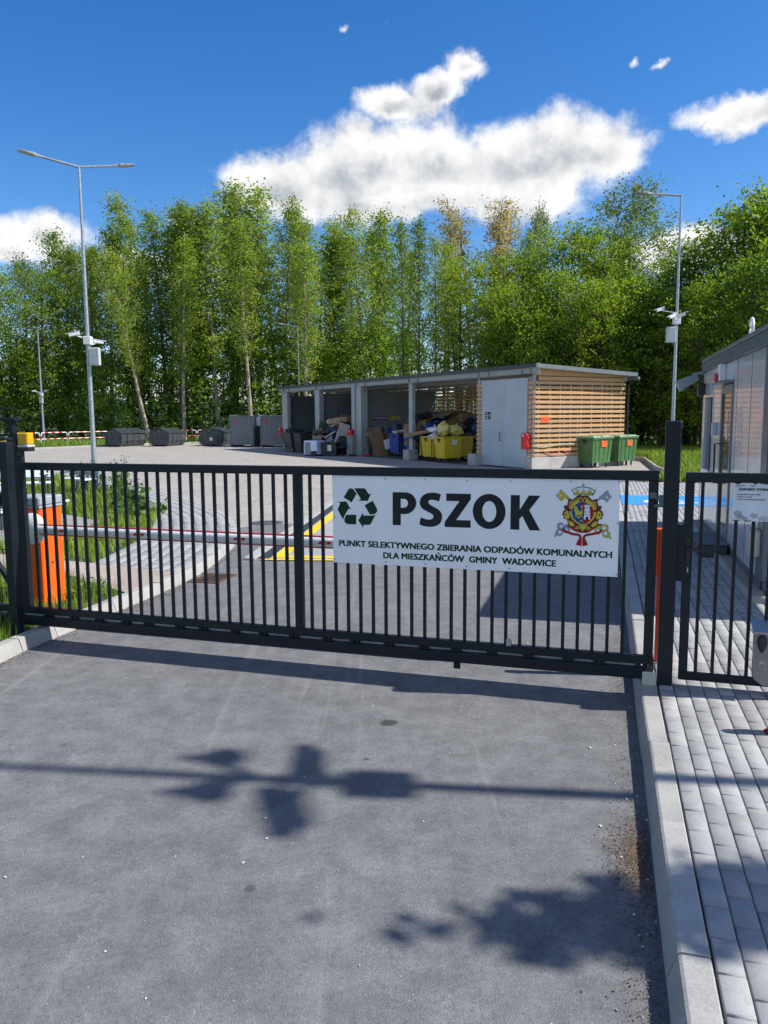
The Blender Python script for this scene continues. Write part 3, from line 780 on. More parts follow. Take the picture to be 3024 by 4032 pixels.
scatter('kerb_petals', 150, along_kerb, .008, .020, PETAL, 26)
# ------------------------------------------------------------------ sliding gate
GA = R(-17.5)
GO = (2.09, 5.68, 0)
def glue(x, y=0, z=0):
    c, s = math.cos(GA), math.sin(GA); return (GO[0] + x * c - y * s, GO[1] + x * s + y * c, z)
gate = thing('sliding_gate', 'long dark sliding gate of upright bars across the road with tail frame', 'gate', GO, GA)
XL, XR, XM = -5.85, -.088, -2.949
MB().box(XL - 2.1, XR, -.03, .03, 1.642, 1.712, .004).build('top_rail', ANTH, gate)
MB().box(XL - 2.1, XR, -.03, .03, .262, .322, .004).build('bottom_rail', ANTH, gate)
MB().box(XR - .068, XR, -.0295, .0295, .3225, 1.6415, .003).build('stile', ANTH, gate)
MB().box(XL, XL + .075, -.0295, .0295, .3225, 1.6415, .003).build('stile', ANTH, gate)
MB().box(XL - 2.1, XL - 2.03, -.0295, .0295, .3225, 1.6415, .003).build('stile', ANTH, gate)
MB().box(XM - .036, XM + .036, -.029, .029, .3225, 1.6415, .003).build('mid_post', ANTH, gate)
MB().box(XL - 2.1, XR - .05, -.045, .045, .150, .232, .006).build('track_beam', ANTH, gate)
barm = MB().box(-.0125, .0125, -.0125, .0125, .322, 1.642, .0015).mesh('bar', ANTH)
nb, sp_ = 24, (XM - (XL + .075) - .0) / 25.0
for k in range(1, 25): link('bar', barm, gate, (XM - k * (2.826 / 25.0), 0, 0))
for k in range(1, 25): link('bar', barm, gate, (XM + k * (2.793 / 25.4), 0, 0))
for (p, q) in (((XL - .02, 0, .34), (XL - .90, 0, 1.63)), ((XL - .02, 0, 1.62), (XL - .90, 0, .34)), ((XL - 1.1, 0, .34), (XL - 2.0, 0, 1.62))):
    MB().bar(p, q, .028, .055, .003, up=(0, 1, 0)).build('brace', ANTH, gate)
clip = MB().box(-.018, .018, -.02, .02, .2325, .2615).box(.03, .062, -.02, .02, .2325, .2615).mesh('rail_clip', ANTH)
for k in range(20): link('rail_clip', clip, gate, (-5.6 + k * .285 + rnd.uniform(-.03, .03), 0, 0))
MB().box(XL, XR - .08, .012, .03, .2325, .25, .001).build('gear_rack', GALV, gate)
b = MB(); b.box(-1.18, -1.14, -.05, -.01, .323, .37, .003); b.lathe([(.018, -.06), (.018, -.045)], (-1.16, 0, .372), 12, 'y'); b.build('limit_stop', GALV, gate)
b = MB(); b.box(-1.60, -1.545, -.042, -.032, .10, .152, .002); b.build('bottom_hook', ANTH, gate)
b = MB(); b.box(-.15, -.10, -.05, -.032, 1.51, 1.56, .004); b.box(-.105, -.05, -.055, -.035, 1.50, 1.53, .004); b.lathe([(.018, -.075), (.018, -.055)], (-.075, 0, 1.515), 10, 'y'); b.build('catch', mat('catch_steel', (.10, .12, .13), .4, .5), gate)

# gate posts
post = thing('gate_post', 'dark square steel gate post with flat cap on the paving between road gate and wicket', 'post', (*glue(.0)[:2], .12), GA)
MB().box(-.0525, .0525, -.0525, .0525, 0, 1.91, .005).build('shaft', ANTH, post)
MB().box(-.057, .057, -.057, .057, 1.885, 1.955, .008).build('cap', ANTH, post)
b = MB(); b.box(-.083, -.0535, -.055, -.035, 1.33, 1.42, .003); b.box(-.115, -.08, -.06, -.04, 1.33, 1.352, .003); b.build('catch_plate', mat('catch_steel', (.1, .12, .13), .4, .5), post)
rl = thing('gate_end_receiver', 'beige square plate bracket on the kerb that receives the end of the gate beam', 'bracket', (*glue(-.095, 0)[:2], .12), GA)
MB().box(-.065, .035, -.095, -.08, -.0, .105, .012).build('end_plate', mat('beige_plastic', (.42, .42, .36), .5), rl)
MB().box(-.06, .03, -.079, .07, .0, .02, .002).build('base_plate', GALV, rl)
MB().box(-.05, .025, -.06, .06, .022, .028, .001).box(-.045, .02, .05, .065, .028, .12, .002).build('fork', GALV, rl)
MB().lathe([(.014, -.0), (.014, .06)], (-.0, -.03, .13), 10).build('roller', BLACK, rl)
pa = thing('gate_guide_post', 'dark steel guide post at the hinge side end of the gate with capped top', 'post', (*glue(-5.765, -.20)[:2], .08), GA)
MB().box(-.045, .045, -.045, .045, 0, 1.83, .004).build('shaft', ANTH, pa)
MB().box(-.048, .048, -.048, .048, 1.66, 1.83, .006).build('sleeve', ANTH, pa)
MB().box(-.048, .048, -.048, .048, 1.845, 1.87, .008).build('cap', ANTH, pa)
pb = thing('gate_roller_post', 'second dark guide post behind the gate tail carrying a raised roller arm', 'post', (*glue(-5.96, .135)[:2], .08), GA)
MB().box(-.06, .06, -.05, .05, 0, 1.87, .005).build('shaft', ANTH, pb)
MB().box(-.46, .06, -.03, .03, 1.8725, 1.90, .004).box(-.05, .005, -.03, .03, 1.90, 2.02, .003).box(-.62, .05, -.05, .05, 2.0205, 2.055, .004).build('roller_arm', ANTH, pb)
bc = thing('warning_beacon', 'amber flashing beacon on a dark bracket at the end of the gate', 'beacon', (*glue(-5.805, .10)[:2], 1.825), GA)
MB().box(-.06, .06, -.045, .045, .05, .165, .01).build('amber_lens', AMBER, bc, smooth=30)
MB().box(-.063, .066, -.05, .05, .025, .0495, .006).build('base', CAPGREY, bc)
MB().box(-.06, .063, -.045, .045, -.012, .0245, .004).box(-.1, -.04, -.02, .02, -.06, -.0125, .003).build('bracket', BLACK, bc)

# ------------------------------------------------------------------ the sign on the gate
SP = {"rec":[[[-2.533,1.46],[-2.493,1.525],[-2.482,1.534],[-2.47,1.537],[-2.457,1.535],[-2.446,1.528],[-2.42,1.493],[-2.464,1.42]],[[-2.441,1.538],[-2.353,1.539],[-2.343,1.534],[-2.314,1.491],[-2.295,1.501],[-2.324,1.436],[-2.406,1.436],[-2.384,1.451],[-2.42,1.505]],[[-2.352,1.4],[-2.282,1.439],[-2.247,1.378],[-2.243,1.363],[-2.247,1.346],[-2.263,1.332],[-2.281,1.327],[-2.309,1.326]],[[-2.26,1.322],[-2.295,1.258],[-2.305,1.244],[-2.314,1.24],[-2.365,1.237],[-2.366,1.213],[-2.408,1.273],[-2.366,1.34],[-2.365,1.316],[-2.295,1.317]],[[-2.426,1.32],[-2.427,1.239],[-2.501,1.239],[-2.517,1.245],[-2.528,1.257],[-2.53,1.273],[-2.527,1.291],[-2.513,1.317]],[[-2.541,1.276],[-2.586,1.355],[-2.586,1.363],[-2.564,1.411],[-2.584,1.422],[-2.51,1.428],[-2.472,1.36],[-2.493,1.367],[-2.527,1.31]]],
"P":[[[-2.112,1.513],[-2.02,1.514],[-1.985,1.512],[-1.961,1.504],[-1.946,1.494],[-1.933,1.481],[-1.923,1.466],[-1.917,1.449],[-1.915,1.431],[-1.916,1.414],[-1.922,1.397],[-1.931,1.38],[-1.943,1.366],[-1.958,1.354],[-1.975,1.345],[-1.994,1.339],[-2.013,1.337],[-2.044,1.337],[-2.045,1.246],[-2.113,1.246]],[[-2.044,1.461],[-2.018,1.461],[-2.007,1.46],[-1.998,1.455],[-1.99,1.447],[-1.985,1.437],[-1.984,1.426],[-1.985,1.415],[-1.99,1.405],[-1.998,1.397],[-2.008,1.392],[-2.018,1.39],[-2.044,1.388]]],
"Z":[[[-1.67,1.513],[-1.473,1.513],[-1.473,1.471],[-1.589,1.303],[-1.473,1.304],[-1.473,1.245],[-1.682,1.245],[-1.682,1.285],[-1.564,1.453],[-1.67,1.454]]],
"K":[[[-1.161,1.512],[-1.091,1.512],[-1.091,1.399],[-1.023,1.512],[-0.936,1.512],[-1.018,1.398],[-0.933,1.243],[-1.015,1.243],[-1.071,1.352],[-1.093,1.327],[-1.092,1.243],[-1.162,1.244]]],
"S":[[[-1.779,1.517],[-1.805,1.515],[-1.83,1.509],[-1.855,1.496],[-1.875,1.475],[-1.886,1.447],[-1.886,1.423],[-1.878,1.401],[-1.86,1.383],[-1.83,1.367],[-1.8,1.354],[-1.779,1.339],[-1.773,1.325],[-1.779,1.31],[-1.794,1.301],[-1.815,1.299],[-1.84,1.303],[-1.878,1.315],[-1.89,1.258],[-1.86,1.247],[-1.82,1.241],[-1.779,1.243],[-1.757,1.249],[-1.728,1.263],[-1.71,1.286],[-1.703,1.316],[-1.704,1.344],[-1.715,1.366],[-1.731,1.382],[-1.757,1.396],[-1.791,1.414],[-1.808,1.425],[-1.816,1.436],[-1.812,1.452],[-1.797,1.458],[-1.775,1.459],[-1.763,1.458],[-1.728,1.447],[-1.713,1.504],[-1.746,1.514]]]}
def oval(cx, cz, rx, rz, a0=0, a1=360, n=36): return [(cx + rx * math.cos(R(a0 + (a1 - a0) * i / n)), cz + rz * math.sin(R(a0 + (a1 - a0) * i / n))) for i in range(n + (0 if a1 - a0 == 360 else 1))]
SP['O'] = [oval(-1.3285, 1.379, .1285, .138), oval(-1.327, 1.379, .055, .082)]
sign = thing('gate_banner', 'white sign panel screwed to the gate bars reading PSZOK with recycling arrows and crest', 'sign', GO, GA)
SY = -.0168
SIGNM = mat('sign_sheet', (.80, .83, .86), .45, 0, .5, .05, 1.5, dirt=.10, dirtcol=(.58, .61, .64))
MB().box(-2.632, -.357, -.0165, -.0127, .913, 1.6412, .001).build('panel', SIGNM, sign)
def flat(poly, holes=(), y0=-.0167, th=.0008, m=0, bb=None):
    bb = bb or MB(); bb.prism(poly, y0, y0 - th, lambda x, y, z: (x, z, y), m, holes); return bb
for ch in 'PSZOK': flat(SP[ch][0], SP[ch][1:]).build('letter', INK, sign)
b = MB()
for p in SP['rec']: flat(p, bb=b)
b.build('recycling_symbol', INKG, sign)
def sign_line(name, body, x0, x1, z, size, m, y, parent, bold):
    o = link(name, text_mesh(name, body, size, m, bold, 1.0, 'LEFT', x1 - x0), parent, (x0, y, z), (FACE, 0, 0)); return o
sign_line('text_line', 'PUNKT SELEKTYWNEGO ZBIERANIA ODPADÓW KOMUNALNYCH', -2.582, -.407, 1.056, .0690, INKG, -.0171, sign, .0031)
sign_line('text_line', 'DLA MIESZKAŃCÓW  GMINY  WADOWICE', -2.198, -.817, .970, .0690, INKG, -.0171, sign, .0031)
scr = MB().lathe([(.0055, 0), (.0055, -.0025), (.003, -.004)], (0, 0, 0), 8, 'y').mesh('screw', mat('screw_steel', (.16, .17, .18), .4, .6))
for x, z in [(-2.623, 1.622), (-2.174, 1.619), (-1.84, 1.619), (-1.503, 1.619), (-1.165, 1.619), (-.712, 1.623), (-.365, 1.626), (-2.616, 1.293), (-.367, 1.317), (-2.618, .94), (-2.174, .939), (-1.839, .939), (-1.505, .936), (-1.167, .937), (-.709, .934), (-.366, .932)]:
    link('screw', scr, sign, (x, SY, z))

# coat of arms, drawn in the units of its own print (px), then laid on the panel
def CA(X, Y):
    u, v = (X - 330) / 1170, (Y - 120) / 1280
    return (-.832 + .417 * u + .009 * v + .004 * u * v, 1.607 + .008 * u - .481 * v + .010 * u * v)
CR = [mat('crest_gold', (.52, .44, .05), .6, 0, .3, .04), mat('crest_ochre', (.42, .26, .06), .6, 0, .3, .04), mat('crest_maroon', (.13, .018, .015), .6, 0, .3, .04), mat('crest_blue', (.008, .055, .26), .6, 0, .3, .04), mat('crest_red', (.34, .008, .018), .6, 0, .3, .04), mat('crest_silver', (.30, .33, .40), .6, 0, .3, .04), INK, mat('crest_white', (.70, .74, .80), .6, 0, .3, .02)]
GOLD, OCH, MAR, BLU, REDC, SIL, BLK, WHI = range(8)
cb = MB(); lay = [0]
def cp(poly, m, outline=None, d=7):
    """one printed patch, optionally over a slightly larger outline patch"""
    pts = [Vector((p[0], p[1])) for p in poly]
    if outline is not None:
        n = len(pts); ar = sum(pts[i].x * pts[(i + 1) % n].y - pts[(i + 1) % n].x * pts[i].y for i in range(n)); sg = 1 if ar > 0 else -1; out = []
        for i in range(n):
            e1 = (pts[i] - pts[i - 1]).normalized(); e2 = (pts[(i + 1) % n] - pts[i]).normalized()
            nn = Vector((e1.y + e2.y, -e1.x - e2.x)) * sg
            out.append(pts[i] + (nn.normalized() if nn.length > .05 else Vector((0, 0))) * d)
        cp(out, outline)
    lay[0] += 1; y = -.0167 - lay[0] * .00004
    flat([CA(p.x, p.y) for p in pts], y0=y, th=.00003, m=m, bb=cb)
def stroke(pts, wd, m, outline=None):
    P = [Vector(p) for p in pts]; Lh, Rh = [], []
    for i in range(len(P)):
        t = (P[min(i + 1, len(P) - 1)] - P[max(i - 1, 0)]).normalized(); nrm = Vector((-t.y, t.x))
        w_ = wd[i] if isinstance(wd, (list, tuple)) else wd
        Lh.append(P[i] + nrm * w_ / 2); Rh.append(P[i] - nrm * w_ / 2)
    cp(Lh + Rh[::-1], m, outline)
def ov(cx, cy, rx, ry, m, outline=None, a0=0, a1=360, n=24, d=7): cp([(cx + rx * math.cos(R(a0 + (a1 - a0) * i / n)), cy + ry * math.sin(R(a0 + (a1 - a0) * i / n))) for i in range(n if a1 - a0 == 360 else n + 1)], m, outline, d)
def bez(pts, n=8):
    """smooth curve through points"""
    P = [Vector(p) for p in pts]; out = []
    for i in range(len(P) - 1):
        a, b_, c, d = P[max(i - 1, 0)], P[i], P[i + 1], P[min(i + 2, len(P) - 1)]
        for k in range(n):
            t = k / n; out.append(.5 * ((2 * b_) + (c - a) * t + (2 * a - 5 * b_ + 4 * c - d) * t * t + (3 * b_ - a - 3 * c + d) * t ** 3))
    return [tuple(p) for p in out] + [tuple(P[-1])]
# rope behind the shield, crossed keys, tassels
stroke(bez([(560, 960), (640, 990), (740, 1060), (870, 1100), (910, 1100)]), 34, REDC, MAR); stroke(bez([(910, 1100), (1010, 1095), (1090, 1050), (1200, 970), (1290, 960)]), 34, REDC, MAR)
cp([(430, 270), (460, 245), (640, 415), (610, 450), (545, 400), (480, 465), (450, 455), (415, 410), (440, 345), (400, 395), (362, 372), (375, 345), (415, 335), (445, 310)], GOLD, BLK, 8)
cp([(1395, 270), (1420, 268), (1425, 300), (1440, 350), (1490, 380), (1470, 425), (1440, 410), (1420, 470), (1385, 495), (1362, 450), (1290, 425), (1220, 465), (1200, 445)], SIL, BLK, 8)
cp([(430, 360), (455, 345), (470, 365), (445, 385)], WHI); cp([(1385, 385), (1420, 375), (1420, 410), (1385, 420)], WHI)
for cx, cy in ((455, 985), (575, 1060), (430, 1110)): ov(cx, cy, 70, 68, SIL, BLK)
for cx, cy in ((470, 990), (575, 1065), (440, 1108)): ov(cx, cy, 34, 34, WHI, BLK, d=5)
stroke([(375, 1140), (335, 1195)], 30, SIL, BLK); stroke([(500, 1030), (600, 960)], 34, SIL, BLK)
for cx, cy in ((1350, 1020), (1225, 1075), (1385, 1145)): ov(cx, cy, 75, 72, GOLD, BLK)
for cx, cy in ((1340, 1025), (1230, 1080), (1372, 1135)): ov(cx, cy, 38, 38, WHI, BLK, d=5)
stroke([(1430, 1190), (1475, 1235)], 30, GOLD, BLK); stroke([(1290, 1060), (1210, 985)], 36, GOLD, BLK)
stroke(bez([(505, 1040), (560, 1090), (700, 1145), (810, 1160), (855, 1195), (862, 1260)]), 36, REDC, MAR); stroke(bez([(1295, 1060), (1220, 1120), (1080, 1150), (980, 1170), (935, 1210), (925, 1260)]), 36, REDC, MAR)
cp([(840, 1235), (885, 1235), (880, 1390), (775, 1365), (800, 1310)], REDC, MAR); cp([(905, 1235), (950, 1235), (985, 1310), (1012, 1370), (905, 1392)], REDC, MAR)
# cartouche
left = [(910, 370), (850, 350), (800, 375), (745, 420), (710, 450), (650, 430), (615, 450), (612, 500), (590, 570), (540, 565), (525, 600), (560, 650), (520, 670), (495, 740), (520, 800), (530, 830), (590, 845), (610, 920), (620, 980), (700, 1005), (760, 1030), (820, 1060), (870, 1070), (905, 1105)]
cart = left + [(1820 - x, y + 10) for x, y in left[::-1][1:-1]]
cp(cart, MAR, BLK, 5)
for sx in (0, 1):
    f = (lambda x, y: (1820 - x, y + 12)) if sx else (lambda x, y: (x, y))
    cp([f(*p) for p in [(895, 395), (840, 375), (780, 430), (700, 470), (640, 470), (625, 560), (625, 640), (650, 560), (740, 460), (850, 420), (895, 415)]], OCH)
    cp([f(*p) for p in [(560, 680), (590, 665), (615, 700), (640, 800), (615, 835), (560, 830), (525, 770), (530, 720)]], GOLD); cp([f(*p) for p in oval(570, 748, 20, 20, n=14)], MAR)
    cp([f(*p) for p in [(612, 870), (680, 890), (740, 940), (735, 985), (690, 990), (632, 965)]], GOLD)
    cp([f(*p) for p in [(735, 1030), (800, 965), (850, 1030), (790, 1055)]], OCH)
cp([(830, 960), (1000, 968), (960, 1040), (925, 1060), (905, 1100), (880, 1060), (850, 1020)], GOLD, BLK, 5)
# rim of the shield and its two fields
half = [(910, 425), (820, 440), (740, 480), (680, 540), (640, 620), (632, 690), (650, 770), (700, 850), (780, 920), (850, 955), (905, 962)]
cp(half + [(1820 - x, y + 8) for x, y in half[::-1][1:-1]], GOLD, BLK, 6)
hb = [(912, 487), (840, 500), (770, 540), (715, 600), (685, 670), (690, 740), (720, 820), (790, 890), (850, 930), (905, 945)]
cp(hb, BLU); cp([(1822 - x, y + 8) for x, y in hb[::-1]], REDC)
stroke([(914, 485), (906, 948)], 8, BLK)
# half eagle
cp(bez([(775, 575), (740, 590), (735, 660), (755, 720), (765, 790), (785, 795), (800, 740), (815, 790), (835, 740), (850, 760), (905, 740), (908, 690), (850, 680), (815, 650), (800, 600), (775, 575)], 4), GOLD, BLK, 4)
cp([(870, 570), (905, 560), (908, 690), (885, 680), (895, 640), (875, 600)], GOLD); cp([(790, 810), (900, 760), (903, 790), (850, 800), (830, 835)], GOLD); cp([(845, 880), (900, 855), (900, 885), (870, 890)], GOLD)
ov(862, 555, 20, 14, REDC)
# tower
cp([(935, 550), (950, 550), (950, 562), (972, 562), (972, 545), (990, 545), (990, 562), (1008, 562), (1008, 548), (1028, 548), (1028, 562), (1048, 562), (1048, 552), (1068, 556), (1064, 580), (1045, 590), (1058, 690), (1058, 770), (1062, 852), (930, 848), (940, 760), (945, 690), (955, 588), (937, 575)], WHI, BLK, 4)
for x, y in ((998, 612), (965, 695), (1030, 697)): cp([(x - 9, y + 14), (x - 9, y - 8), (x, y - 16), (x + 9, y - 8), (x + 9, y + 14)], BLK)
cp([(970, 850), (970, 805), (998, 785), (1025, 805), (1025, 850)], BLK); stroke([(942, 748), (1000, 755), (1056, 750)], 6, BLK)
# crown
cp([(665, 240), (690, 250), (800, 195), (920, 180), (1050, 200), (1160, 250), (1185, 255), (1150, 310), (1115, 365), (1000, 345), (910, 340), (820, 345), (735, 355), (715, 305)], BLK)
cp([(705, 255), (800, 210), (920, 195), (1050, 215), (1140, 258), (1115, 315), (1000, 312), (910, 308), (820, 310), (730, 312)], WHI)
cp([(735, 318), (910, 312), (1112, 325), (1100, 350), (1000, 335), (910, 330), (820, 335), (745, 345)], GOLD)
for x in (800, 925, 1050): cp([(x - 38, 310), (x - 42, 265), (x - 18, 275), (x, 205), (x + 18, 275), (x + 42, 265), (x + 38, 310)], GOLD, BLK, 5)
cp([(672, 245), (715, 262), (738, 310), (718, 300)], GOLD); cp([(1178, 258), (1132, 266), (1110, 318), (1140, 308)], GOLD)
ov(925, 140, 13, 16, GOLD, BLK, d=6); cp([(915, 158), (936, 158), (934, 185), (916, 185)], GOLD, BLK, 5)
for sx, sy in ((650, 450), (830, 380), (1000, 382), (1185, 460), (870, 462), (945, 465), (760, 950), (1055, 955), (655, 655), (1165, 672)): ov(sx, sy, 22, 22, MAR, BLK, d=5)
cb.build('coat_of_arms', CR, sign)

# ------------------------------------------------------------------ wicket gate with the opening hours
wk = thing('wicket_gate', 'dark pedestrian wicket of upright bars with lever handle over the block paving', 'gate', (*glue(.095)[:2], .12), GA)
WL, WR = 0.0, 1.10
MB().box(WL, WR, -.02, .02, 1.515, 1.585, .004).build('top_rail', ANTH, wk)
MB().box(WL, WR, -.02, .02, .045, .105, .004).build('bottom_rail', ANTH, wk)
for x in (WL, WR - .062): MB().box(x, x + .062, -.0195, .0195, .1055, 1.5145, .003).build('stile', ANTH, wk)
wb_ = MB().box(-.0115, .0115, -.0115, .0115, .105, 1.515, .0015).mesh('bar', ANTH)
for k in range(8): link('bar', wb_, wk, (.118 + k * .1145, 0, 0))
MB().box(-.045, .058, -.0265, .028, .79, 1.20, .004).build('lock_case', ANTH, wk)
MB().box(.018, .05, -.033, -.027, .84, 1.115, .006).build('lock_plate', BLACK, wk)
b = MB(); b.tube([(.034, -.03, 1.035), (.034, -.075, 1.035)], .009, 10); b.tube([(.034, -.072, 1.035), (.075, -.076, 1.035), (.145, -.074, 1.03)], [.010, .010, .008], 10)
b.tube([(.034, .03, 1.035), (.034, .075, 1.035)], .009, 10); b.tube([(.034, .072, 1.035), (.145, .074, 1.03)], .009, 10); b.build('lever_handle', BLACK, wk, smooth=40)
MB().box(.029, .039, -.037, -.0335, .86, .895, .003).build('lock_cylinder', GALV, wk)
wp = thing('wicket_post', 'dark square post that carries the hinges of the pedestrian wicket beyond the frame', 'post', (*glue(.095 + 1.17)[:2], .12), GA)
MB().box(-.05, .05, -.05, .05, 0, 1.75, .005).build('shaft', ANTH, wp); MB().box(-.054, .054, -.054, .054, 1.751, 1.79, .008).build('cap', ANTH, wp)
for z in (.3, 1.4): MB().lathe([(.014, z), (.014, z + .09)], (-.058, -.03, 0), 10).build('hinge', GALV, wp)
oh = thing('opening_hours_sheet', 'white printed opening hours sheet tied to the wicket bars, headed GODZINY OTWARCIA', 'notice', (*glue(.095)[:2], .12), GA)
PLAST = mat('white_film', (.60, .65, .72), .35, 0, .5, .10, 3)
MB().box(.322, .99, -.0165, -.0148, 1.245, 1.508, .001).build('sheet', PLAST, oh)
link('heading', text_mesh('heading', 'GODZINY OTWARCIA', .026, INK, .0014, 1.0, 'LEFT', .240), oh, (.352, -.0170, 1.462), (FACE, 0, 0))
GREYINK = mat('print_grey', (.09, .10, .11), .6)
for k, s in enumerate(('•poniedziałki, środy i piątki', '•wtorki i czwartki', '•trzecia sobota każdego miesiąca')):
    link('text_line', text_mesh('text_line', s, .0165, GREYINK, .0004, 1.0, 'LEFT', (.152, .098, .186)[k]), oh, (.342, -.0170, 1.430 - k * .0175), (FACE, 0, 0))
for k, s in enumerate(('12:00 - 18:00', '10:00 - 16:00', '9:00 - 13:00')):
    link('text_line', text_mesh('text_line', s, .0165, GREYINK, .0004), oh, (.56, -.0170, 1.430 - k * .0175), (FACE, 0, 0))
PATT = mat('print_pale_grey', (.36, .40, .42), .6, 0, .3, .2, 30)
b = MB()
for (x, z, r0) in ((.355, 1.30, .03), (.365, 1.275, .03), (.46, 1.285, .028), (.40, 1.262, .022), (.52, 1.265, .03), (.575, 1.5, .03), (.35, 1.495, .02), (.38, 1.5, .018), (.44, 1.5, .02), (.62, 1.27, .03)):
    zc = max(1.249, min(1.504, z))
    flat([(p[0], max(1.247, min(1.506, p[1] + .006 * math.sin(9 * i)))) for i, p in enumerate(oval(x, zc, r0, r0 * .62, n=18))], bb=b, y0=-.01665, th=.0002)
b.build('printed_pattern', PATT, oh)
for x, z in ((.345, 1.515), (.345, 1.25), (.42, 1.248), (.533, 1.515)): MB().tube([(x - .02, -.018, z), (x, -.024, z - .004), (x + .02, -.018, z)], .0035, 6).build('cable_tie', BLACK, oh)
gob = thing('gate_operator_box', 'grey metal box with sloped silver lid and black sensor bulb on the wicket', 'operator', (*glue(.095)[:2], .12), GA)
G0 = .492
b = MB(); b.prism([(0, .135), (0, .48), (.30, .48), (.30, .09), (.06, .09)], -.135, -.03, lambda x, y, z: (G0 + x, z, y)); b.build('body', ALU, gob)
b = MB(); b.prism([(-.165, .482), (-.02, .535), (-.02, .522), (-.16, .470)], -.02, .33, lambda x, y, z: (G0 + z, x, y)); b.build('lid', mat('brushed_lid', (.36, .39, .42), .3, .6), gob)
b = MB(); b.lathe([(.002, -.075), (.022, -.045), (.034, 0), (.030, .035), (.014, .055)], (G0 + .045, -.140, .40), 16); b.build('sensor_bulb', BLACK, gob, smooth=40)
b = MB(); b.tube([(G0 + .055 + .022 * math.cos(R(a)), -.1365, .235 + .03 * math.sin(R(a))) for a in range(-60, 200, 20)], .0025, 6); b.lathe([(.008, -.1372), (.008, -.1355)], (G0 + .045, 0, .255), 10, 'y'); b.build('embossed_mark', CAPGREY, gob)
rb = thing('red_bollard', 'dark red tubular bollard standing on the pavers at the edge of the pavement', 'bollard', (2.462, 4.74, .12))
MB().lathe([(.045, 0), (.045, .28), (.04, .30), (.01, .305)], n=18).build('tube', mat('dark_red_paint', (.20, .010, .012), .4), rb, smooth=40)
MB().lathe([(.07, 0), (.07, .008)], n=18).build('foot_plate', MATS['dark_red_paint'], rb)
hp = thing('exit_barrier_post', 'slim orange red upright post on the pavement just behind the dark gate post', 'post', (2.215, 6.18, .12), GA)
MB().box(-.028, .028, -.03, .03, .0, 1.06, .004).build('shaft', mat('signal_red', (.72, .05, .01), .4), hp)
MB().box(-.06, .06, -.035, .035, 1.061, 1.10, .004).box(-.06, -.029, -.035, .035, .72, 1.06, .003).build('fork_head', ORANGE, hp)
MB().box(-.055, .055, -.05, .05, -.0, .012, .002).build('foot_plate', GALV, hp)

# wire mesh fence that carries on from the guide post
fe = thing('mesh_fence', 'dark welded wire mesh fence panel beside the guide posts over the grass verge', 'fence', (*glue(-6.1, .30)[:2], .08), GA)
fp = MB().box(-.03, .03, -.02, .02, 0, 1.55, .003).mesh('post', ANTH)
for x in (0, -2.5): link('post', fp, fe, (x, 0, 0))
b = MB()
for k in range(49): b.box(-.05 - k * .05 - .002, -.05 - k * .05 + .002, -.004, .0, .12, 1.53)
for k in range(8): b.box(-2.5, 0, .0005, .006, .12 + k * .2, .127 + k * .2)
b.build('wire_mesh', ANTH, fe, kind='stuff')
MB().box(-2.5, -.035, -.025, .025, .0, .10, .006).build('base_board', KERBM, fe)

# ------------------------------------------------------------------ boom barrier
bb_ = thing('boom_barrier', 'orange barrier cabinet with grey lid and long white arm edged in red', 'barrier', (-3.71, 8.38, .12), GA)
# cabinet stands turned a little: its sunlit narrow side looks across the road
cab = Matrix.Rotation(R(0), 3, 'Z')
MB().box(-.20, .155, -.17, .17, .0, 1.06, .012).build('cabinet', ORANGE, bb_)
MB().box(-.208, .163, -.178, .178, 1.061, 1.09, .006).box(-.212, .167, -.182, .182, 1.0905, 1.185, .014).build('lid', mat('barrier_lid_grey', (.30, .33, .37), .45), bb_)
b = MB(); b.lathe([(.006, -.178), (.006, -.17)], (-.02, 0, .45), 8, 'y'); b.lathe([(.011, 0), (.011, .006)], (.156, -.02, .47), 10, 'x'); b.build('lock', BLACK, bb_)
b = MB(); b.lathe([(.12, -.176), (.165, -.19), (.165, -.225), (.12, -.262), (.03, -.272)], (.085, 0, .855), 26, 'y'); b.build('hub_cover', WHITE, bb_, smooth=35)
arm = MB(); prof = [(math.cos(a) * .036, math.sin(a) * .050) for a in [2 * PI * i / 20 for i in range(20)]]
arm.prism(prof, .12, 5.35, lambda x, y, z: (z, -.235 + x, .855 + y)); ao = arm.build('arm', WHITE, bb_, smooth=40)
MB().box(.1, 5.3, -.250, -.220, .902, .9125, .003).box(.1, 5.3, -.250, -.220, .7975, .808, .003).build('red_edge', BARRED, ao)
for k, x in enumerate((.46, 1.42, 2.53, 3.40, 4.3)):
    st_ = MB(); st_.prism([(-.065, -.013), (.055, -.013), (.075, .013), (-.045, .013)], -.2735, -.2722, lambda a, c, z: (x + a, z, .855 + c)); so_ = st_.build('sticker', BARRED, ao)
    link('lettering', text_mesh('lettering', 'Nice', .024, PAPER, .0006, 1.0, 'CENTER'), ao, (x + .006, -.2742, .8475), (FACE, 0, 0))
